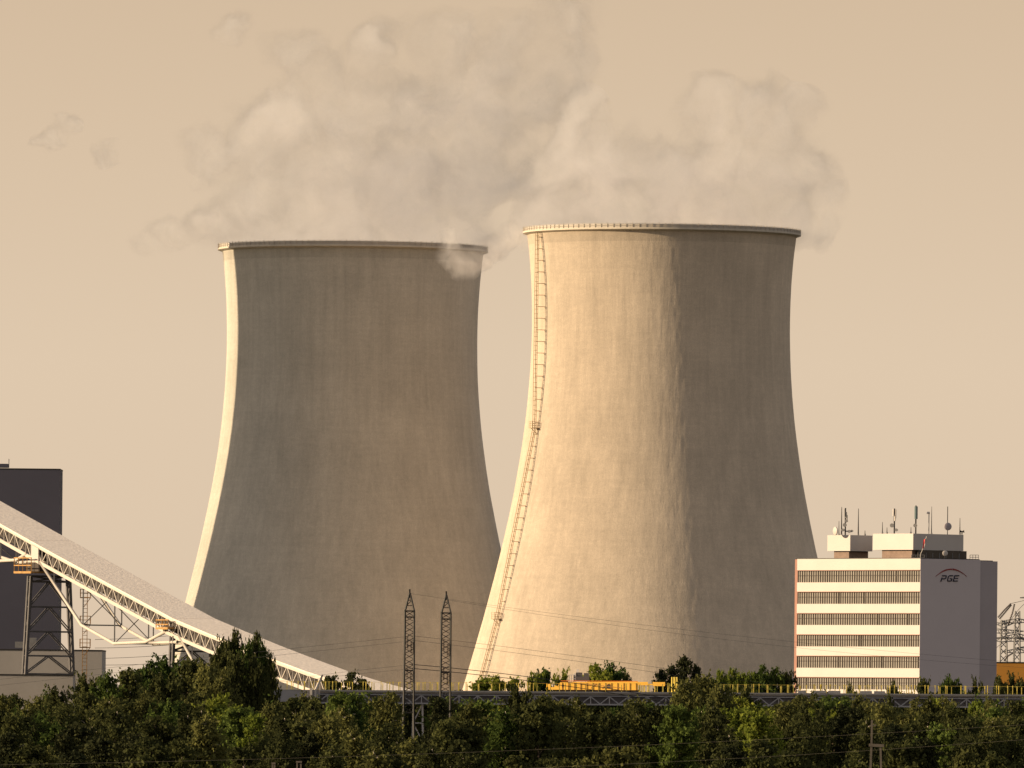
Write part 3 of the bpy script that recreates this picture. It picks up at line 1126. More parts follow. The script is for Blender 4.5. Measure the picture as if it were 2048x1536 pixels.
def arc_piece(x0, x1, th0, th1, name, m):
    b = MB()
    n_ = 14
    V = []
    for o_ in (0.02, 0.08):
        for i in range(n_ + 1):
            f = i / n_
            x = x0 + (x1 - x0) * f
            u = (x - 1901) / 31.0
            yc_ = 1138.5 + 14.5 * u * u - 1.0 * u
            th = th0 + (th1 - th0) * f
            V.append(GP(x, yc_ - th / 2, o_))
            V.append(GP(x, yc_ + th / 2, o_))
    m_ = 2 * (n_ + 1)
    F = []
    for i in range(n_):
        a_ = 2 * i
        F += [(a_, a_ + 2, a_ + 3, a_ + 1), (m_ + a_, m_ + a_ + 1, m_ + a_ + 3, m_ + a_ + 2), (a_, m_ + a_, m_ + a_ + 2, a_ + 2), (a_ + 1, a_ + 3, m_ + a_ + 3, m_ + a_ + 1)]
    b.add(V, F)
    return b.build(name, m, sg)
arc_piece(1871, 1889, 0.6, 3.0, 'arc', M['logored'])
arc_piece(1889.2, 1904, 3.0, 2.6, 'arc', M['logored'])
arc_piece(1905, 1933, 3.6, 0.6, 'arc', M['logored'])

# rooftop antennas
roofY = OY + 9
def roof_base(px, Y, pent): 
    return None
def whip(px, ytop, Y, zb_, lab, r_=0.055):
    p = P(px, ytop, Y)
    o = thing('whip_antenna', (p.x, Y, zb_), lab, 'antenna', 'thin antennas on the office roof')
    b = MB()
    b.tube([(p.x, Y, zb_), (p.x, Y, (zb_ + p.z) / 2), (p.x, Y, p.z)], [r_ * 1.5, r_, r_ * 0.6], 6)
    b.build('rod', M['darksteel'], o)
    b = MB()
    b.tube([(p.x, Y, zb_), (p.x, Y, zb_ + 0.25)], 0.14, 8)
    b.build('foot', M['steel'], o)
    return o
Z1, Z2 = ph1[2] + 0.002, ph2[2] + 0.002
Y1, Y2 = OY + 17, OY + 12
whip(1678, 1042, Y1, Z1, 'short thin rod antenna beside the white dish on the small penthouse')
whip(1683.5, 1014, Y1, Z1, 'tall thin rod antenna on the small penthouse just left of the loaded mast', 0.075)
whip(1717, 1017, Y1 + 1, Z1, 'lone tall thin rod antenna at the right end of the small penthouse', 0.07)
whip(1730, 1061, Y1 + 1, Z1, 'stubby rod antenna at the right end of the small penthouse')
whip(1765, 1044, Y2, Z2, 'thin rod antenna of middling height at the left end of the large penthouse')
whip(1774, 1055, Y2, Z2, 'short rod antenna left of the white panel mast')
whip(1822, 1054, Y2, Z2, 'short rod antenna just left of the dark panel mast')
whip(1863.5, 1013, Y2, Z2, 'very thin tall rod antenna right of the roof lamp', 0.05)
whip(1920, 1036, Y2, Z2, 'thin rod antenna at the right corner of the large penthouse', 0.06)


def panel_mast(px, ytop, Y, zb_, lab, m, panels, drum):
    p = P(px, ytop, Y)
    o = thing('panel_antenna_mast', (p.x, Y, zb_), lab, 'antenna')
    b = MB()
    b.tube([(p.x, Y, zb_), (p.x, Y, p.z)], 0.11, 8)
    b.build('pole', M['darksteel'], o)
    for dx_, y0, y1, wd in panels:
        b = MB()
        q0, q1 = P(px + dx_, y0, Y), P(px + dx_, y1, Y)
        z0, z1 = min(q0.z, q1.z), max(q0.z, q1.z)
        w2 = wd * K * Y / 2
        x_ = q0.x
        pr = [(-w2, 0.12), (-w2 * 0.8, -0.16), (0, -0.24), (w2 * 0.8, -0.16), (w2, 0.12)]
        V = [(x_ + a_, Y - 0.3 + c_, z) for z in (z0, z1) for a_, c_ in pr]
        b.add(V, [(4, 3, 2, 1, 0), (5, 6, 7, 8, 9)] + [(i, (i + 1) % 5, 5 + (i + 1) % 5, 5 + i) for i in range(5)])
        b.build('panel', m, o)
    b = MB()
    for dx_, y_, r_ in drum:
        q = P(px + dx_, y_, Y)
        b.tube([(q.x - 0.15, Y - 0.5, q.z), (q.x, Y + 0.1, q.z)], [r_, r_ * 0.7], 12)
        b.beam((q.x, Y, q.z), (p.x, Y, q.z), 0.1)
    b.build('drum', M['steel'], o)
    return o


panel_mast(1691, 1016, Y1, Z1, 'antenna mast loaded with dark panels on the small penthouse', M['steel'],
           [(-1.5, 1018, 1033, 3), (1.5, 1024, 1036, 3), (3, 1030, 1040, 2.5)], [(0, 1050, 0.3), (-4, 1060, 0.25), (9, 1063, 0.25), (14, 1062, 0.2), (3, 1042, 0.25)])
panel_mast(1789, 1017, Y2, Z2, 'antenna mast with bright white panels on the large penthouse', M['white'],
           [(-2.2, 1018, 1032, 3), (2.0, 1019, 1037, 3), (1.0, 1030, 1042, 3)], [(-3.5, 1051, 0.33), (5, 1060, 0.25)])
panel_mast(1832, 1011, Y2, Z2, 'antenna mast with one long dark panel on the large penthouse', M['teal'],
           [(0.2, 1013, 1038, 6.5)], [(0, 1051, 0.3)])


def dish(px, py, Y, r_m, facing, m, lab, zb_, extra_top=None):
    p = P(px, py, Y)
    o = thing('satellite_dish', (p.x, Y, zb_), lab, 'dish')
    f = Vector(facing).normalized()
    s_ = f.cross(up).normalized()
    t2 = s_.cross(f)
    b = MB()
    V, F = [], []
    n_ = 24
    rings = [(0.0, -0.12), (0.5, -0.09), (0.85, -0.02), (1.0, 0.05), (1.0, 0.24), (0.6, 0.3), (0.0, 0.34)]
    rings = [(r0 if r0 > 0 else 0.02, d0) for r0, d0 in rings]
    for r0, d0 in rings:
        for k in range(n_):
            a_ = 2 * math.pi * k / n_
            V.append(p + s_ * r_m * r0 * math.cos(a_) + t2 * r_m * r0 * math.sin(a_) - f * (d0 * r_m * 1.2))
    for i in range(len(rings) - 1):
        for k in range(n_):
            F.append((i * n_ + k, i * n_ + (k + 1) % n_, (i + 1) * n_ + (k + 1) % n_, (i + 1) * n_ + k))
    F.append(tuple(range(n_))[::-1]); F.append(tuple((len(rings) - 1) * n_ + k for k in range(n_)))
    b.add(V, F)
    b.build('reflector', m, o, smooth=False)
    b = MB()
    q = p - f * r_m * 0.45
    top = P(px, extra_top, Y).z if extra_top else p.z + 0.1
    b.tube([(q.x, q.y, zb_), (q.x, q.y, top)], 0.06, 6)
    b.beam(q, p - f * 0.1, 0.12)
    b.build('pole', M['darksteel'], o)
    return o


dish(1669.5, 1062, Y1 - 3, 0.66, (-0.95, -0.5, 0), M['white'], 'sunlit white dish turned sideways at the left end of the small penthouse', Z1)
dish(1896, 1053, Y2, 0.60, (0.25, -1, 0), M['clad_shade_grey'], 'round grey dish with a tall rod above it on the large penthouse', Z2, 1013)
dish(1890.5, 1106.5, OY + 4, 0.42, (0.2, -1, 0), M['white'], 'small round dish in front of the dark strip below the large penthouse', H + 0.124)
# lamp, siren and flag on the roof
p = P(1858, 1028, Y2)
o = thing('roof_lamp', (p.x, Y2, Z2), 'slim lamp post with a pale round head on the large penthouse', 'lamp')
b = MB(); b.tube([(p.x, Y2, Z2), (p.x, Y2, p.z)], 0.07, 6); b.build('post', M['steel'], o)
b = MB(); b.tube([(p.x - .35, Y2, p.z + .05), (p.x - .2, Y2, p.z + .18), (p.x, Y2, p.z + 0.18), (p.x + 0.1, Y2, p.z)], [0.05, 0.2, 0.2, 0.06], 10); b.build('lamp_head', M['white'], o)
p = P(1924, 1064, Y2)
o = thing('roof_siren', (p.x, Y2, Z2), 'small dark horn siren at the right corner of the large penthouse', 'siren')
b = MB(); b.tube([(p.x, Y2, Z2), (p.x, Y2, p.z)], 0.08, 6); b.build('post', M['darksteel'], o)
b = MB(); b.tube([(p.x - .35, Y2, p.z + .1), (p.x, Y2, p.z + .05), (p.x + .35, Y2, p.z + 0.1)], [0.22, 0.09, 0.22], 10); b.build('horn', M['darksteel'], o)
fy = OY + 3.2
p0, p1 = P(1841, 1109, fy), P(1853, 1073, fy)
o = thing('flag', p0, 'white and red flag hanging limp on a tilted pole at the office roof edge', 'flag')
b = MB(); b.tube([Vector((p0.x, fy, H + .1)), p0, P(1848, 1092, fy), p1], 0.05, 6); b.build('flagpole', M['rail_white'], o)
for (ya, yb2, m, dx0) in ((0.0, 0.5, M['white'], 0), (0.5, 1.0, M['flagred'], 1)):
    b = MB()
    V, F = [], []
    n_ = 9
    for i in range(n_):
        f = i / (n_ - 1)
        for k in range(4):
            g_ = ya + (yb2 - ya) * k / 3
            q = P(1852.5 - g_ * 5.0 - f * 2.0, 1077 + f * 18 + 2 * g_, fy)
            V.append((q.x, q.y - 0.05 + 0.14 * math.sin(g_ * 9 + f * 2), q.z))
    for i in range(n_ - 1):
        for k in range(3):
            F.append((i * 4 + k, i * 4 + k + 1, i * 4 + 5 + k, i * 4 + 4 + k))
    b.add(V, F)
    fo = b.build('cloth', m, o)
    md = fo.modifiers.new('thickness', 'SOLIDIFY'); md.thickness = 0.02

# orange building at the right edge
t, a, c, zt = block('warehouse', 1970, 2240, 1327, 2150, 30, M['orange'],
                    'plain orange-brown building at the right edge behind the office block', 'building')

# ------------------------------------------------------------------ lattice masts and power line
def lattice(b, c, Y, z0, z1, w0, w1, pitch, a, leg):
    n_ = max(2, int(round((z1 - z0) / pitch)))
    prev = None
    for i in range(n_ + 1):
        f = i / n_
        z = z0 + (z1 - z0) * f
        h = (w0 + (w1 - w0) * f) / 2
        cur = [Vector((c + sx * h, Y + sy * h, z)) for sx, sy in ((-1, -1), (1, -1), (1, 1), (-1, 1))]
        if prev:
            for k in range(4):
                l = (k + 1) % 4
                b.beam(prev[k], cur[k], leg)
                b.beam(prev[k], cur[l], a)
                b.beam(prev[l], cur[k], a)
        prev = cur
    return prev


def lattice_mast(px, ytop, Y, lab):
    s_ = K * Y
    top = P(px, ytop, Y)
    pc = P(px, 1300, Y)
    cx = pc.x
    o = thing('lattice_mast', (cx, Y, 0), lab, 'power pylon')
    zsh = P(px, ytop + 36, Y).z
    zk = P(px, 1425, Y).z
    b = MB()
    lattice(b, cx, Y, zk, zsh, 20 * s_, 18.2 * s_, 10.5 * s_, 0.075, 0.19)
    for z in (zsh, zsh - 12 * s_, P(px, ytop + 155, Y).z, zk):
        h = 9.6 * s_
        for a_, c_ in (((-h, -h), (h, -h)), ((h, -h), (h, h)), ((h, h), (-h, h)), ((-h, h), (-h, -h))):
            b.beam((cx + a_[0], Y + a_[1], z), (cx + c_[0], Y + c_[1], z), 0.17)
    b.build('shaft', M['darksteel'], o)
    b = MB()
    h = 9.1 * s_
    for sx, sy in ((-1, -1), (1, -1), (1, 1), (-1, 1)):
        b.beam((cx + sx * h, Y + sy * h, zsh), (cx + sx * 0.03, Y + sy * 0.03, top.z), 0.17)
    for f in (0.3, 0.6):
        hh = h * (1 - f)
        z = zsh + (top.z - zsh) * f
        for a_, c_ in (((-1, -1), (1, -1)), ((1, -1), (1, 1)), ((1, 1), (-1, 1)), ((-1, 1), (-1, -1))):
            b.beam((cx + a_[0] * hh, Y + a_[1] * hh, z), (cx + c_[0] * hh, Y + c_[1] * hh, z), 0.10)
        for sy in (-1, 1):
            b.beam((cx - hh, Y + sy * hh, z), (cx + hh * .6, Y + sy * hh * .6, z + (top.z - zsh) * 0.28), 0.08)
    b.beam((cx, Y, top.z - .2), (cx, Y, top.z + 0.5), 0.2)
    b.build('peak', M['darksteel'], o)
    # four splayed feet
    for sx, sy in ((-1, -1), (1, -1), (1, 1), (-1, 1)):
        b = MB()
        h0, h1 = 10 * s_, 16 * s_
        b.beam((cx + sx * h0, Y + sy * h0, zk), (cx + sx * h1, Y + sy * h1, 0), 0.26)
        b.build('leg', M['darksteel'], o)
    b = MB()
    zz_ = zk
    for f in (0.35, 0.7):
        h0, h1 = 10 * s_, 16 * s_
        hh = h0 + (h1 - h0) * f
        z = zk * (1 - f)
        for a_, c_ in (((-1, -1), (1, -1)), ((1, -1), (1, 1)), ((1, 1), (-1, 1)), ((-1, 1), (-1, -1))):
            b.beam((cx + a_[0] * hh, Y + a_[1] * hh, z), (cx + c_[0] * hh, Y + c_[1] * hh, z), 0.14)
    b.build('leg_bracing', M['darksteel'], o)
    for (dy_, sd) in ((88, -1), (98, 1), (146, -1), (156, 1)):
        z = P(px, ytop + dy_, Y).z
        b = MB()
        for i in range(7):
            b.tube([(cx + sd * 0.25, Y - 9 * s_ - 0.1, z - 0.22 * i), (cx + sd * 0.25, Y - 9 * s_ - 0.1, z - 0.22 * i - 0.1)], [0.14, 0.09], 8)
        b.beam((cx + sd * .25, Y - 9 * s_ - .1, z), (cx + sd * .25, Y - 9 * s_ - .1, z - 1.6), 0.04)
        b.build('insulator', M['insul'], o)
    return o, cx


MY = 1480.0
lattice_mast(818.5, 1186, MY, 'left of the two dark lattice masts in front of the shaded tower')
lattice_mast(891.5, 1190, MY, 'right of the two dark lattice masts, the one nearer the sunlit tower')


def wire(pts, Y0, Y1, lab, r_=0.019, m='wire', grp='overhead wires on the lattice masts'):
    """Cable through photo pixels, sagging smoothly; distance runs from Y0 to Y1."""
    xs = [p[0] for p in pts]
    co = np.polyfit(xs, [p[1] for p in pts], min(2, len(pts) - 1))
    b = MB()
    X = np.linspace(xs[0], xs[-1], 26)
    b.tube([P(x, float(np.polyval(co, x)), Y0 + (Y1 - Y0) * (x - xs[0]) / (xs[-1] - xs[0])) for x in X], r_, 5)
    o = b.build('overhead_wire', M[m])
    tag(o, lab, 'wire', grp)
    return o


wire([(-120, 1372), (200, 1336), (560, 1301), (818, 1272)], MY + 280, MY, 'upper of the higher pair of cables left of the left mast')
wire([(-120, 1384), (200, 1348), (560, 1311), (818, 1282)], MY + 280, MY, 'lower of the higher pair of cables left of the left mast')
wire([(818, 1272), (950, 1284), (1250, 1327), (1420, 1350), (1700, 1396), (1900, 1432)], MY, MY + 90, 'upper of the middle pair of cables crossing the sunlit tower')
wire([(818, 1282), (950, 1292), (1250, 1337), (1420, 1362), (1700, 1408), (1900, 1444)], MY, MY + 90, 'lower of the middle pair of cables crossing the sunlit tower')
wire([(300, 1408), (560, 1362), (640, 1350), (818, 1330)], MY + 280, MY, 'upper of the lower pair of cables left of the left mast')
wire([(300, 1418), (600, 1362), (720, 1348), (818, 1338)], MY + 280, MY, 'lower of the lower pair of cables left of the left mast')
wire([(818, 1330), (930, 1337), (1060, 1353), (1400, 1412), (1600, 1452)], MY, MY + 60, 'upper of the lowest pair of cables crossing the sunlit tower', 0.045)
wire([(818, 1338), (930, 1345), (1060, 1361), (1400, 1420), (1600, 1460)], MY, MY + 60, 'lower of the lowest pair of cables crossing the sunlit tower', 0.045)
wire([(818, 1190), (980, 1206), (1200, 1238), (1661, 1294), (2120, 1330)], MY, MY + 240, 'upper of the topmost pair of cables crossing the sunlit tower', 0.014)
wire([(891, 1200), (980, 1213), (1200, 1246), (1661, 1303), (2120, 1340)], MY, MY + 240, 'lower of the topmost pair of cables crossing the sunlit tower', 0.014)
for i, (ya, yb3, lb) in enumerate(((1271, 1262, 'highest'), (1288, 1281, 'second highest'), (1309, 1300, 'third highest'), (1322, 1318, 'lowest'))):
    wire([(190, ya + 8), (300, (ya + yb3) / 2 + 8), (430, yb3)], 2500, 2700, lb + ' of the thin cables seen under the conveyor gallery', 0.05, 'wire', 'thin cables under the gallery')
wire([(-80, 1530), (440, 1521), (1000, 1505), (1300, 1489), (1460, 1479), (2120, 1446)], 760, 720, 'upper of the pale cables sagging in front of the dark forest', 0.0045, 'cable', 'cables in front of the forest')
wire([(-80, 1560), (600, 1548), (1000, 1536), (1400, 1524), (1760, 1504), (2120, 1470)], 740, 700, 'lower of the pale cables sagging in front of the dark forest', 0.0045, 'cable', 'cables in front of the forest')

# small near pylon among the trees at lower right
nY = 770.0
p = P(1750, 1495, nY)
o = thing('wooden_pylon', (p.x, nY, 0), 'slender pale two-legged pole with a crossbar standing among the trees at lower right', 'power pole')
b = MB()
for xa, xb in ((1743, 1732), (1761, 1772)):
    a_, c_ = P(xa, 1490, nY), P(xb, 1600, nY)
    c_.z = 0
    b = MB()
    b.beam(a_, c_, 0.13)
    b.build('leg', M['pole'], o)
b = MB(); b.beam(P(1738, 1490, nY), P(1768, 1491.5, nY), 0.2); b.build('crossarm', M['pole'], o)
b = MB()
p0 = P(1743, 1490, nY)
b.beam(p0, P(1744, 1440, nY), 0.12); b.beam(P(1738, 1452, nY), P(1752, 1450, nY), 0.1)
b.build('top_pole', M['pole'], o)

for px, py, wd, lab in ((547, 1525, 5, 'slim weathered post top with a short cap at the lower edge, the left one'),
                        (598, 1522, 9, 'weathered post frame with a wider cap at the lower edge, the right one')):
    nY = 790.0
    s_ = K * nY
    p = P(px, py, nY)
    o = thing('wooden_post', (p.x, nY, 0), lab, 'post')
    for sd in (-0.42, 0.42):
        b = MB()
        b.beam((p.x + sd * wd * s_, nY, 0), (p.x + sd * wd * s_, nY, p.z - 0.12), 0.11)
        b.build('upright', M['pole'], o)
    b = MB()
    b.box((p.x - wd * s_ / 2 - 0.05, nY - 0.12, p.z - 0.118), (wd * s_ + 0.1, 0, 0), (0, 0.24, 0), (0, 0, 0.12))
    b.build('cap', M['pole'], o)

# far pylons at the right edge with crossarms and hanging insulator strings
fY = 2500.0
def far_pylon(px, lab, arms, ytop, wtop, wbot):
    s_ = K * fY
    cx = P(px, 1300, fY).x
    o = thing('transmission_pylon', (cx, fY, 0), lab, 'power pylon', 'far transmission pylons')
    zt_ = P(px, ytop, fY).z
    b = MB()
    lattice(b, cx, fY, 0, zt_, wbot * s_, wtop * s_, 14 * s_, 0.13, 0.26)
    b.build('shaft', M['steel'], o)
    for (y_, half, tipdy) in arms:
        z = P(px, y_, fY).z
        b = MB()
        for sd in (-1, 1):
            tip = Vector((cx + sd * half * s_, fY, z + tipdy * s_))
            for yy in (-0.8, 0.8):
                b.beam((cx, fY + yy, z), tip, 0.2)
                b.beam((cx, fY + yy, z + 9 * s_), tip, 0.2)
            for f in (0.25, 0.5, 0.75):
                a_ = Vector((cx, fY, z)).lerp(tip, f)
                c_ = Vector((cx, fY, z + 9 * s_)).lerp(tip, f)
                b.beam(a_, c_, 0.12)
                b.beam(a_, Vector((cx, fY, z + 9 * s_)).lerp(tip, f - 0.2), 0.12)
        b.build('crossarm', M['steel'], o)
    return o, cx
far_pylon(2007, 'far grey lattice pylon with stacked crossarms just right of the office block', [(1268, 40, 6), (1283, 62, 2), (1255, 22, 10)], 1240, 9, 30)
far_pylon(2085, 'far grey lattice pylon half cut off at the right edge', [(1198, 46, 2), (1138, 38, 0), (1298, 52, 2)], 1090, 8, 34)
far_pylon(2034, 'far grey lattice pylon between its two neighbours at the right edge', [(1246, 34, 3), (1276, 44, -2), (1306, 30, 2)], 1222, 8, 22)
# insulator strings: V and loops (dark ribbed)
for lab, pts in (('dark ribbed insulator string rising steeply right of the office block', [(1996, 1235), (2008, 1221), (2022, 1207)]),
                 ('dark ribbed insulator string hanging from the top of the loop near the right edge', [(2029, 1208), (2025, 1226), (2016, 1250)]),
                 ('second steep insulator string close behind the first', [(1999, 1238), (2010, 1225), (2023, 1209.5)]),
                 ('insulator string lowest down above the orange building', [(2008, 1322), (2016, 1312), (2026, 1306)])):
    b = MB()
    n_ = 15
    P3 = [P(*q, fY - 12) for q in pts]
    pl = []
    for i in range(n_ + 1):
        f = i / n_ * (len(P3) - 1)
        j = min(int(f), len(P3) - 2)
        pl.append(P3[j].lerp(P3[j + 1], f - j))
    b.tube(pl, 0.09, 5)
    for i in range(n_):
        m_ = pl[i].lerp(pl[i + 1], 0.5)
        d = (pl[i + 1] - pl[i]) * 0.28
        b.tube([m_ - d, m_ + d], [0.24, 0.17], 8)
    tag(b.build('insulator_string', M['insul']), lab, 'insulator', 'insulator strings at the right edge')
for i, (pts, lb) in enumerate((([(2022, 1207), (2031, 1205), (2090, 1190)], 'thin cable leaving the top of the insulator loop at the right edge'),
                          ([(1990, 1298), (2010, 1283), (2060, 1278)], 'thin cable passing behind the office block into the pylon arm'),
                          ([(1990, 1255), (2012, 1262), (2060, 1285)], 'thin cable slanting down to the right from behind the office block'),
                          ([(2016, 1250), (2035, 1222), (2060, 1200)], 'thin cable slanting up to the right edge above the pylon arms'))):
    wire(pts, fY - 12, fY, lb, 0.05, 'wire', 'cables among the far pylons')

# ------------------------------------------------------------------ trees
def tree_mesh(kind, seed):
    """Returns (trunk MB, crown verts, crown faces) for a tree about 14 m tall standing at the origin."""
    rg = np.random.default_rng(seed)
    H_ = 14.0
    tr = MB()
    trunk_pts, x, y = [], 0.0, 0.0
    for i in range(8):
        trunk_pts.append(np.array((x, y, H_ * 0.93 * i / 7)))
        x += rg.normal(0, 0.14); y += rg.normal(0, 0.14)
    tr.tube(trunk_pts, list(np.linspace(0.24, 0.04, 8)), 7)
    cl = []
    if kind == 'birch':       # airy, tall, drooping twigs
        nL, zlo, shape, leaf, per = 34, 0.32, lambda f: 0.25 + 1.75 * math.sin(math.pi * min(1, f * 0.90 + 0.08)) ** 1.0, 0.15, 230
    elif kind == 'broad':
        nL, zlo, shape, leaf, per = 46, 0.16, lambda f: 0.4 + 2.75 * math.sin(math.pi * min(1, f * 0.84 + 0.12)) ** 0.8, 0.17, 240
    elif kind == 'poplar':    # upright tufts
        nL, zlo, shape, leaf, per = 50, 0.10, lambda f: 0.6 + 2.6 * math.sin(math.pi * min(1, f * 0.62 + 0.22)) ** 0.8, 0.15, 230
    elif kind == 'pine':
        nL, zlo, shape, leaf, per = 52, 0.20, lambda f: 0.30 + 2.6 * (1 - f) ** 0.8, 0.12, 230
    else:                     # young slim tree
        nL, zlo, shape, leaf, per = 26, 0.10, lambda f: 0.25 + 1.7 * math.sin(math.pi * min(1, f * 0.85 + 0.12)) ** 0.8, 0.15, 220
    C_, S_ = [], []
    for i in range(nL):
        f = (i + rg.uniform(0, 1)) / nL
        z = H_ * (zlo + (0.98 - zlo) * f)
        a = i * 2.399 + rg.normal(0, 0.5)
        r = shape(f) * rg.uniform(0.55, 1.12)
        j = min(6, int(z / (H_ * 0.93) * 7))
        base = trunk_pts[j] * 1.0
        base[2] = max(0.5, z - r * (0.5 if kind in ('broad', 'birch') else 0.9))
        tip = np.array((base[0] + r * math.cos(a), base[1] + r * math.sin(a), z + (0.5 if kind == 'poplar' else -0.3 if kind == 'pine' else 0.1)))
        mid = (base + tip) / 2 + np.array((0, 0, 0.25))
        tr.tube([base, mid, tip], [0.075, 0.045, 0.012], 4, False)
        m = per
        t = rg.uniform(0.25, 1.06, m) ** 0.8
        along = np.where((t < 0.5)[:, None], base + (mid - base) * (t * 2)[:, None], mid + (tip - mid) * ((t - 0.5) * 2)[:, None])
        sub = rg.normal(0, 1, (9, 3)) * np.array((0.62, 0.62, 0.42))
        pick = sub[rg.integers(0, 9, m)]
        sc_ = 0.75 if kind in ('pine', 'young') else 1.0
        q = along + pick * sc_ * (0.35 + 0.65 * t)[:, None] + rg.normal(0, 0.17, (m, 3))
        if kind == 'birch':
            q[:, 2] -= np.abs(rg.normal(0, 0.75, m)) * t
        if kind == 'poplar':
            up_ = rg.uniform(0, 1, m)
            q[:, 2] += up_ * 1.1 * t
            q[:, :2] = along[:, :2] + (q[:, :2] - along[:, :2]) * (1.0 - 0.65 * up_)[:, None]
        if kind == 'pine':
            q[:, 2] = along[:, 2] + (q[:, 2] - along[:, 2]) * 0.6
        C_.append(q)
        S_.append(np.full(m, leaf))
    C_ = np.concatenate(C_)
    S_ = np.concatenate(S_) * rg.uniform(0.6, 1.35, len(C_))
    n = len(C_)
    d1 = rg.normal(0, 1, (n, 3)); d1 /= np.linalg.norm(d1, axis=1)[:, None]
    d2 = rg.normal(0, 1, (n, 3)); d2 -= (d1 * d2).sum(1)[:, None] * d1; d2 /= np.linalg.norm(d2, axis=1)[:, None]
    a, b_ = d1 * S_[:, None] * 1.25, d2 * S_[:, None] * 0.8
    V = np.stack([C_ - a, C_ - b_, C_ + a, C_ + b_], 1).reshape(-1, 3)
    return tr, V


def mesh_from_quads(name, V, m):
    me = bpy.data.meshes.new(name)
    n = len(V) // 4
    me.vertices.add(len(V))
    me.vertices.foreach_set('co', V.astype(np.float32).ravel())
    me.loops.add(len(V))
    me.loops.foreach_set('vertex_index', np.arange(len(V), dtype=np.int32))
    me.polygons.add(n)
    me.polygons.foreach_set('loop_start', np.arange(0, len(V), 4, dtype=np.int32))
    me.polygons.foreach_set('loop_total', np.full(n, 4, dtype=np.int32))
    me.materials.append(m)
    me.update(calc_edges=True)
    me.validate()
    return me


LIB = {}
def lib(kind, leafmat, var):
    key = (kind, leafmat, var)
    if key in LIB: return LIB[key]
    gk = (kind, var)
    if gk not in LIB:
        LIB[gk] = tree_mesh(kind, abs(sum(map(ord, kind)) * 31 + var * 977))
    tr, V = LIB[gk]
    tm = bpy.data.meshes.new('trunk')
    tm.from_pydata(np.concatenate(tr.v).tolist(), [], tr.f)
    tm.materials.append(M['birch'] if kind in ('birch', 'young') else M['bark'])
    cm = mesh_from_quads('crown', V, M[leafmat])
    zs_ = V[:, 2]
    zmax = float(np.quantile(zs_, 0.997))
    LIB[key] = (tm, cm, zmax)
    return LIB[key]


KINDW = {'birch': 'birch', 'broad': 'broadleaf tree', 'poplar': 'tufted poplar', 'pine': 'dark conifer', 'young': 'slim young tree'}
COLW = {'leaf_dark': 'dark olive', 'leaf_olive': 'dull olive', 'leaf_green': 'mid green', 'leaf_bright': 'bright yellow-green', 'needle': 'blackish green'}
NAMEW = {'birch': 'birch_tree', 'broad': 'broadleaf_tree', 'poplar': 'poplar_tree', 'pine': 'pine_tree', 'young': 'young_tree'}
TREES = []
rt = random.Random(20)


def plant(px, ytop, Y, kind, leafmat, where, wide=1.0):
    top = P(px, ytop, Y)
    h = max(2.0, top.z)
    var = rt.randrange(2 if kind in ('poplar', 'young', 'pine') else 3)
    tm, cm, zmax = lib(kind, leafmat, var)
    s = h / zmax
    o = bpy.data.objects.new(NAMEW[kind], None)
    COL.objects.link(o)
    o.location = (top.x, Y, 0)
    wd = wide * (1.0 / s) ** 0.35
    o.scale = (s * wd, s * wd, s)
    o.rotation_euler = (0, 0, rt.uniform(0, 6.28))
    for nm, me in (('trunk', tm), ('crown', cm)):
        c_ = bpy.data.objects.new(nm, me)
        COL.objects.link(c_)
        c_.parent = o
    o['category'] = 'tree'
    TREES.append((px, o, kind, leafmat, where))
    return o


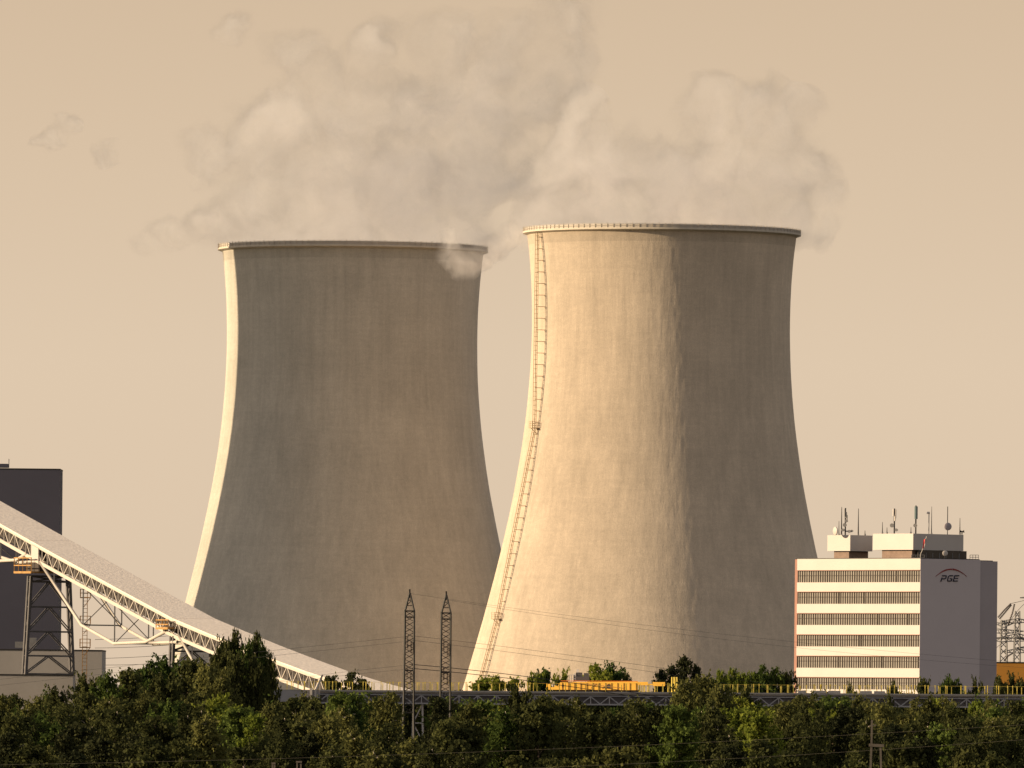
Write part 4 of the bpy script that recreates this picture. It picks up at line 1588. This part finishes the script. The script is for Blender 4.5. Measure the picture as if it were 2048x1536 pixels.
# (a) single trees that the photo shows clearly
for (px, yt, Y, kd, lm, wh, wd) in [
    (438, 1300, 1572, 'broad', 'leaf_dark', 'in the tall clump before the gallery', 0.38),
    (453, 1282, 1576, 'broad', 'leaf_dark', 'in the tall clump before the gallery', 0.38),
    (470, 1266, 1572, 'broad', 'leaf_dark', 'in the tall clump before the gallery', 0.40),
    (492, 1284, 1570, 'broad', 'leaf_green', 'in the tall clump before the gallery', 0.36),
    (512, 1272, 1577, 'broad', 'leaf_dark', 'in the tall clump before the gallery', 0.38),
    (530, 1290, 1574, 'broad', 'leaf_green', 'in the tall clump before the gallery', 0.34),
    (543, 1312, 1570, 'broad', 'leaf_dark', 'in the tall clump before the gallery', 0.30),
    (470, 1312, 1562, 'broad', 'leaf_dark', 'in the tall clump before the gallery', 0.55),
    (508, 1318, 1562, 'broad', 'leaf_dark', 'in the tall clump before the gallery', 0.5),
    (340, 1318, 1560, 'broad', 'leaf_green', 'left of the tall clump', 0.9),
    (300, 1328, 1556, 'broad', 'leaf_green', 'left of the tall clump', 0.8),
    (380, 1322, 1552, 'broad', 'leaf_dark', 'left of the tall clump', 0.8),
    (415, 1330, 1540, 'birch', 'leaf_olive', 'left of the tall clump', 0.8),
    (255, 1342, 1548, 'broad', 'leaf_dark', 'left of the tall clump', 0.8),
    (215, 1350, 1540, 'broad', 'leaf_green', 'left of the tall clump', 0.8),
    (175, 1352, 1544, 'broad', 'leaf_dark', 'beside the grey wall', 0.7),
    (330, 1352, 1500, 'broad', 'leaf_dark', 'left of the tall clump', 0.9),
    (450, 1345, 1500, 'birch', 'leaf_olive', 'left of the tall clump', 0.9),
    (20, 1392, 1500, 'broad', 'leaf_dark', 'before the wall at far left', 0.9),
    (70, 1398, 1490, 'broad', 'leaf_olive', 'before the wall at far left', 0.8),
    (120, 1378, 1480, 'broad', 'leaf_dark', 'beside the grey wall', 0.7),
    # behind the bridge
    (670, 1352, 1640, 'young', 'leaf_dark', 'behind the bridge at the gallery foot', 0.8),
    (696, 1346, 1640, 'young', 'leaf_dark', 'behind the bridge at the gallery foot', 0.8),
    (735, 1360, 1640, 'young', 'leaf_dark', 'behind the bridge at the gallery foot', 0.8),
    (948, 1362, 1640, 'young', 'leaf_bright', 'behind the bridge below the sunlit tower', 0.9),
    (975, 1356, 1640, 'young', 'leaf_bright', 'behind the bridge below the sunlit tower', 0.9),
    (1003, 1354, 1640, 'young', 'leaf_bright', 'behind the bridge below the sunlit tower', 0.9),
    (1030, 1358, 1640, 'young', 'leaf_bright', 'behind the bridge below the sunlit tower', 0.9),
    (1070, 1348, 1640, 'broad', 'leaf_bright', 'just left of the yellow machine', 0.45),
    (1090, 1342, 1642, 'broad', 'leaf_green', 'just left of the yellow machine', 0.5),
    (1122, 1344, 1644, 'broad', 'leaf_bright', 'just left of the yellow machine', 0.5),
    (1195, 1334, 1650, 'broad', 'leaf_bright', 'behind the yellow machine', 0.8),
    (1228, 1332, 1653, 'broad', 'leaf_green', 'behind the yellow machine', 0.8),
    (1250, 1352, 1650, 'broad', 'leaf_dark', 'behind the yellow machine', 0.5),
    (1322, 1342, 1655, 'pine', 'needle', 'right of the yellow machine', 0.6),
    (1345, 1334, 1655, 'pine', 'needle', 'right of the yellow machine', 0.6),
    (1368, 1316, 1658, 'pine', 'needle', 'right of the yellow machine', 0.7),
    (1390, 1332, 1660, 'pine', 'needle', 'right of the yellow machine', 0.6),
    (1440, 1346, 1650, 'broad', 'leaf_bright', 'beside the office block', 0.5),
    (1465, 1342, 1655, 'broad', 'leaf_bright', 'beside the office block', 0.5),
    (1490, 1348, 1650, 'broad', 'leaf_bright', 'beside the office block', 0.5),
    (1522, 1336, 1655, 'broad', 'leaf_green', 'beside the office block', 0.55),
    (1550, 1340, 1655, 'broad', 'leaf_green', 'beside the office block', 0.5),
    (1574, 1346, 1655, 'broad', 'leaf_dark', 'beside the office block', 0.5),
    (1700, 1372, 1660, 'broad', 'leaf_dark', 'before the office windows', 0.35),
    (1786, 1368, 1660, 'broad', 'leaf_dark', 'before the office windows', 0.35),
    (1845, 1360, 1660, 'broad', 'leaf_dark', 'before the shaded gable', 0.4),
    (1890, 1358, 1660, 'broad', 'leaf_green', 'before the shaded gable', 0.5),
    (1910, 1361, 1660, 'broad', 'leaf_green', 'before the shaded gable', 0.45),
    (1955, 1360, 1660, 'broad', 'leaf_dark', 'before the shaded gable', 0.35),
    (2000, 1357, 1660, 'broad', 'leaf_dark', 'before the orange building', 0.45),
    (2030, 1352, 1660, 'broad', 'leaf_dark', 'before the orange building', 0.5),
    (2056, 1358, 1660, 'broad', 'leaf_dark', 'before the orange building', 0.5),
    # bright ones and outstanding crowns in the wood
    (425, 1395, 1360, 'broad', 'leaf_bright', 'in the wood below the left tower', 0.9),
    (690, 1405, 1420, 'broad', 'leaf_bright', 'just under the bridge', 0.9),
    (780, 1388, 1400, 'birch', 'leaf_olive', 'beside the white trestle leg', 0.9),
    (1370, 1362, 1500, 'birch', 'leaf_olive', 'crossing in front of the bridge', 0.9),
    (1405, 1352, 1520, 'birch', 'leaf_olive', 'crossing in front of the bridge', 0.9),
    (1445, 1372, 1480, 'birch', 'leaf_olive', 'crossing in front of the bridge', 0.9),
    (1480, 1380, 1500, 'broad', 'leaf_dark', 'crossing in front of the bridge', 0.8),
    (1510, 1425, 1100, 'broad', 'leaf_bright', 'in the wood left of the office', 0.9),
    (1040, 1378, 1480, 'broad', 'leaf_dark', 'touching the bridge left of the machine', 0.7),
    (1625, 1392, 1480, 'birch', 'leaf_olive', 'in the wood below the office', 0.9),
    (1760, 1412, 1250, 'birch', 'leaf_olive', 'in the wood below the office', 0.9),
    (1860, 1398, 1480, 'birch', 'leaf_olive', 'in the wood below the gable', 0.9),
    (1975, 1402, 1440, 'birch', 'leaf_olive', 'in the wood below the gable', 0.9),
]:
    plant(px, yt, Y, kd, lm, wh, wd)


def zone(px):
    for lim, nm in ((150, 'at the left edge'), (330, 'left of the tall clump'), (560, 'below the tall clump'), (760, 'below the foot of the gallery'),
                    (930, 'below the lattice masts'), (1120, 'under the sunlit tower'), (1330, 'below the yellow machine'),
                    (1560, 'beside the office block'), (1850, 'below the office windows'), (2500, 'at the right edge')):
        if px < lim: return nm


rows = [(1570, 44, 1394, 1416, 'wood back row'), (1500, 40, 1398, 1426, 'wood back row'), (1420, 38, 1404, 1436, 'wood back row'),
        (1330, 34, 1410, 1446, 'mid wood'), (1230, 32, 1424, 1460, 'mid wood'), (1130, 30, 1440, 1476, 'mid wood'),
        (1030, 26, 1460, 1496, 'wood front row'), (930, 24, 1482, 1516, 'wood front row'), (840, 20, 1506, 1536, 'wood front row')]
for (Y, n, ya, yb4, wh) in rows:
    for i in range(n):
        px = -110 + (2218) * (i + rt.uniform(0.0, 1.0)) / n
        yt = rt.uniform(ya, yb4) - 5
        if Y < 1450: yt += rt.choice((0, 0, 0, -14, -9, 8))
        if px < 420 and Y > 1300: yt -= 6
        if 795 < px < 870 and Y < 1590: yt = max(yt, rt.uniform(1462, 1490))          # gap that shows the trestle leg
        if 880 < px < 1330 and Y > 1380: yt += 8
        kd = rt.choices(('birch', 'broad', 'poplar', 'pine', 'young'), (0.38, 0.26, 0.08, 0.08, 0.20))[0]
        if kd == 'pine': lm = 'needle'
        elif kd == 'birch': lm = rt.choices(('leaf_olive', 'leaf_dark', 'leaf_green'), (0.6, 0.25, 0.15))[0]
        else: lm = rt.choices(('leaf_dark', 'leaf_olive', 'leaf_green', 'leaf_bright'), (0.42, 0.25, 0.23, 0.10))[0]
        if Y < 1250 and rt.random() < 0.6: lm = 'needle' if kd in ('pine', 'broad') else 'leaf_dark'  # darker leaf colours stand in for shade on the front rows
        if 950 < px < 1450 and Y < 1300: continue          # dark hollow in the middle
        if Y < 1450 and rt.random() < (0.10 if Y > 1280 else 0.2): continue
        plant(px, yt, Y + rt.uniform(-4, 4), kd, lm, wh + ' ' + zone(px), rt.uniform(0.8, 1.05))
for Y, n, ya, yb4 in ((1650, 46, 1388, 1398), (1690, 40, 1386, 1396)):
    for i in range(n):
        px = 560 + 1560 * (i + rt.uniform(0.1, 0.9)) / n
        plant(px, rt.uniform(ya, yb4), Y + rt.uniform(-8, 8), 'broad', 'leaf_dark', 'under deck ' + zone(px), 0.9)
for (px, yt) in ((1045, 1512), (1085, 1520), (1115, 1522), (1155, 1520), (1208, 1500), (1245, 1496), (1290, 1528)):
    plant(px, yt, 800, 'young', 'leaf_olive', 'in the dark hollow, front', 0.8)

# labels: kind + colour + place, ranked from the left where several answer to the same words
from collections import defaultdict
gr = defaultdict(list)
for px, o, kd, lm, wh in TREES:
    gr[(kd, lm, wh)].append((px, o))
ORD = ['leftmost', 'second', 'third', 'fourth', 'fifth', 'sixth', 'seventh', 'eighth', 'ninth', 'tenth', 'eleventh', 'twelfth', 'thirteenth', 'fourteenth', 'fifteenth', 'sixteenth']
for (kd, lm, wh), lst in gr.items():
    lst.sort(key=lambda a: a[0])
    base = COLW[lm] + ' ' + KINDW[kd] if kd != 'pine' else KINDW[kd]
    for i, (px, o) in enumerate(lst):
        n_ = len(lst)
        if n_ == 1: lab = base + ', ' + wh
        elif i == 0: lab = 'leftmost ' + base + ', ' + wh
        elif i == n_ - 1: lab = 'rightmost ' + base + ', ' + wh
        else: lab = ORD[i] + ' ' + base + ' from the left, ' + wh
        o['label'] = lab
        o['group'] = 'trees of the wood' if 'wood' in wh or 'hollow' in wh else 'trees near the bridge and gallery'

# ------------------------------------------------------------------ steam
def ico(n=2):
    import bmesh
    bm = bmesh.new()
    bmesh.ops.create_icosphere(bm, subdivisions=n, radius=1.0)
    V = np.array([v.co[:] for v in bm.verts]); F = [tuple(v.index for v in f.verts) for f in bm.faces]
    bm.free()
    return V, F


def steam_mat(name, blobs, origin, dens, amp, nscale, thr, seed):
    m = bpy.data.materials.new(name)
    m.use_nodes = True
    n = m.node_tree
    n.nodes.clear()
    L = n.links.new
    out = n.nodes.new('ShaderNodeOutputMaterial')
    pv = n.nodes.new('ShaderNodeVolumePrincipled')
    pv.inputs['Anisotropy'].default_value = 0.36
    t = n.nodes.new('ShaderNodeTexCoord')
    def math_(op, a, b=None, c=None, clamp=False):
        x = n.nodes.new('ShaderNodeMath'); x.operation = op; x.use_clamp = clamp
        for i, v in enumerate((a, b, c)):
            if v is None: continue
            if isinstance(v, (int, float)): x.inputs[i].default_value = v
            else: L(v, x.inputs[i])
        return x.outputs[0]
    # domain warp
    mp = n.nodes.new('ShaderNodeMapping')
    mp.inputs['Location'].default_value = (seed * 13.0, seed * 5.0, seed * 3.0)
    L(t.outputs['Object'], mp.inputs[0])
    wz = n.nodes.new('ShaderNodeTexNoise')
    wz.inputs['Scale'].default_value = nscale * 0.7
    wz.inputs['Detail'].default_value = 4.0
    L(mp.outputs[0], wz.inputs['Vector'])
    wsub = n.nodes.new('ShaderNodeVectorMath'); wsub.operation = 'SUBTRACT'
    wsub.inputs[1].default_value = (0.5, 0.5, 0.5)
    L(wz.outputs['Color'], wsub.inputs[0])
    wsc = n.nodes.new('ShaderNodeVectorMath'); wsc.operation = 'SCALE'
    wsc.inputs['Scale'].default_value = 34.0
    L(wsub.outputs[0], wsc.inputs[0])
    wad = n.nodes.new('ShaderNodeVectorMath'); wad.operation = 'ADD'
    L(t.outputs['Object'], wad.inputs[0]); L(wsc.outputs[0], wad.inputs[1])
    acc = None
    for (c, r, wgt) in blobs:
        d = n.nodes.new('ShaderNodeVectorMath'); d.operation = 'DISTANCE'
        L(wad.outputs[0], d.inputs[0])
        d.inputs[1].default_value = tuple(c - origin)
        v = math_('MULTIPLY_ADD', d.outputs['Value'], -1.7 * wgt / r, 1.7 * wgt)      # 1.7*wgt*(1-d/r)
        acc = v if acc is None else math_('SMOOTH_MAX', acc, v, 0.12)
    nz = n.nodes.new('ShaderNodeTexNoise')
    nz.inputs['Scale'].default_value = nscale
    nz.inputs['Detail'].default_value = 7.0
    nz.inputs['Roughness'].default_value = 0.7
    mp2 = n.nodes.new('ShaderNodeVectorMath'); mp2.operation = 'ADD'
    mp2.inputs[1].default_value = (seed * 31.0, seed * 17.0, seed * 7.0)
    L(wad.outputs[0], mp2.inputs[0])
    L(mp2.outputs[0], nz.inputs['Vector'])
    nn = math_('MULTIPLY_ADD', nz.outputs[0], amp, -0.5 * amp)
    f = math_('ADD', acc, nn)
    r = n.nodes.new('ShaderNodeMapRange')
    r.interpolation_type = 'SMOOTHSTEP'
    r.inputs['From Min'].default_value = thr
    r.inputs['From Max'].default_value = thr + 0.6
    r.inputs['To Min'].default_value = 0.0
    r.inputs['To Max'].default_value = dens
    L(f, r.inputs['Value'])
    # torn inner structure: finer noise modulates how thick the vapour is
    n2 = n.nodes.new('ShaderNodeTexNoise')
    n2.inputs['Scale'].default_value = nscale * 1.7
    n2.inputs['Detail'].default_value = 5.0
    n2.inputs['Roughness'].default_value = 0.6
    L(mp2.outputs[0], n2.inputs['Vector'])
    r2 = n.nodes.new('ShaderNodeMapRange')
    r2.inputs['From Min'].default_value = 0.36
    r2.inputs['From Max'].default_value = 0.66
    r2.inputs['To Min'].default_value = 0.2
    r2.inputs['To Max'].default_value = 1.6
    L(n2.outputs[0], r2.inputs['Value'])
    dn = math_('MULTIPLY', r.outputs[0], r2.outputs[0])
    L(dn, pv.inputs['Density'])
    # dim edges and bright core of scattered light, put into the vapour colour
    cr_ = n.nodes.new('ShaderNodeMapRange')
    cr_.interpolation_type = 'SMOOTHSTEP'
    cr_.inputs['From Min'].default_value = thr
    cr_.inputs['From Max'].default_value = thr + 0.82
    L(f, cr_.inputs['Value'])
    mc_ = n.nodes.new('ShaderNodeMixRGB')
    mc_.inputs[1].default_value = (0.42, 0.40, 0.41, 1)
    mc_.inputs[2].default_value = (1.0, 0.972, 0.970, 1)
    L(cr_.outputs[0], mc_.inputs[0])
    L(mc_.outputs[0], pv.inputs['Color'])
    an_ = n.nodes.new('ShaderNodeMapRange')       # fine torn droplets scatter more forwards
    an_.inputs['To Min'].default_value = 0.82
    an_.inputs['To Max'].default_value = 0.46
    L(cr_.outputs[0], an_.inputs['Value'])
    L(an_.outputs[0], pv.inputs['Anisotropy'])
    L(pv.outputs[0], out.inputs['Volume'])
    return m


def steam(name, label, blobs_px, Y, dens, amp=3.0, nscale=0.058, thr=0.2, seed=1.0, grow=1.0):
    """blobs_px: (px, py, radius px, weight, depth offset m)."""
    s_ = K * Y
    bl = []
    for (px, py, r, wgt, dy_) in blobs_px:
        c = P(px, py, Y + dy_)
        bl.append((Vector((c.x, Y + dy_, c.z)), r * s_, wgt))
    org = sum((b_[0] for b_ in bl), Vector((0, 0, 0))) / len(bl)
    V0, F0 = ico(3)
    b = MB()
    for c, r, wgt in bl:
        b.add(V0 * r * grow + np.array(c), F0)
    me = bpy.data.meshes.new(name)
    me.from_pydata((np.concatenate(b.v) - np.array(org)).tolist(), [], b.f)
    o = bpy.data.objects.new(name, me)
    COL.objects.link(o)
    o.location = org
    md = o.modifiers.new('union', 'REMESH')
    md.mode = 'VOXEL'
    md.voxel_size = max(1.2, min(b_[1] for b_ in bl) * 0.14)
    dg = bpy.context.evaluated_depsgraph_get()
    me2 = bpy.data.meshes.new_from_object(o.evaluated_get(dg))
    o.modifiers.clear()
    o.data = me2
    me2.name = name
    me2.materials.clear()
    m = steam_mat(name + '_vapour', bl, org, dens, amp, nscale, thr, seed)
    me2.materials.append(m)
    o.data.materials[0] = m
    return tag(o, label, 'steam', 'steam of the cooling towers')


steam('steam_plume', 'broad ragged steam cloud drifting up and left from the left cooling tower', [
    (500, 505, 80, 1.0, 0), (600, 490, 105, 1.2, 0), (720, 480, 120, 1.2, 5), (850, 480, 120, 1.2, 0), (940, 470, 95, 1.15, 0),
    (410, 440, 85, 0.95, -5), (530, 400, 120, 1.1, 5), (680, 370, 140, 1.15, 0), (830, 360, 150, 1.2, -5), (960, 360, 130, 1.15, 0),
    (430, 280, 85, 0.95, 0), (550, 260, 115, 1.05, 5), (700, 230, 140, 1.1, 0), (850, 210, 140, 1.1, 0), (980, 230, 130, 1.1, 0), (1080, 210, 110, 0.92, 5),
    (580, 110, 80, 0.82, 0), (740, 95, 95, 0.85, 0), (880, 100, 105, 0.82, 0), (1000, 115, 105, 0.8, 0), (1140, 45, 105, 0.74, 0), (465, 40, 60, 0.8, 0), (1160, 130, 85, 0.74, 0), (390, 250, 50, 0.8, 0),
], YL, 0.036, seed=1.0)
steam('steam_plume', 'rounded steam plume billowing up to the right from the right cooling tower', [
    (1100, 440, 85, 1.15, 0), (1210, 440, 110, 1.3, 0), (1330, 440, 115, 1.3, 0), (1450, 440, 110, 1.25, 0), (1550, 440, 85, 1.15, 0),
    (1120, 330, 115, 1.15, 0), (1230, 330, 115, 1.2, 5), (1350, 370, 105, 1.15, 0), (1450, 320, 110, 1.2, 0), (1550, 340, 110, 1.15, 0),
    (1150, 240, 85, 0.95, 0), (1420, 230, 95, 1.1, 0), (1500, 220, 100, 1.15, 0), (1590, 250, 90, 1.05, 0), (1630, 320, 80, 1.0, 0), (1640, 400, 66, 0.95, 0), (1645, 460, 46, 0.8, 0), (1652, 500, 30, 0.62, 0),
], YR, 0.042, seed=2.3)
steam('steam_wisp', 'small curl of steam spilling down over the upper right edge of the left tower', [
    (900, 495, 40, 1.1, 0), (928, 525, 42, 1.15, 0), (955, 505, 42, 1.1, 0), (985, 480, 46, 1.0, 0), (1010, 455, 48, 0.95, 0),
], 3105.0, 0.09, amp=1.5, nscale=0.07, thr=0.15, seed=4.0)
steam('steam_wisp', 'torn scrap of grey vapour alone in the sky at far left', [
    (130, 245, 40, 0.95, 0), (105, 280, 42, 0.9, 0), (82, 294, 30, 0.85, 0)], YL, 0.10, amp=2.2, nscale=0.07, thr=0.2, seed=6.0)
steam('steam_wisp', 'faint small scrap of vapour right of the larger scrap at far left', [
    (205, 308, 34, 0.8, 0), (228, 302, 30, 0.8, 0)], YL, 0.06, amp=2.0, nscale=0.07, thr=0.2, seed=8.0)
steam('steam_wisp', 'faint trailing vapour low beside the left rim of the left tower', [
    (330, 460, 60, 0.8, 0), (380, 430, 60, 0.85, 0), (290, 490, 44, 0.75, 0)], YL, 0.05, amp=2.2, nscale=0.05, thr=0.2, seed=9.0)
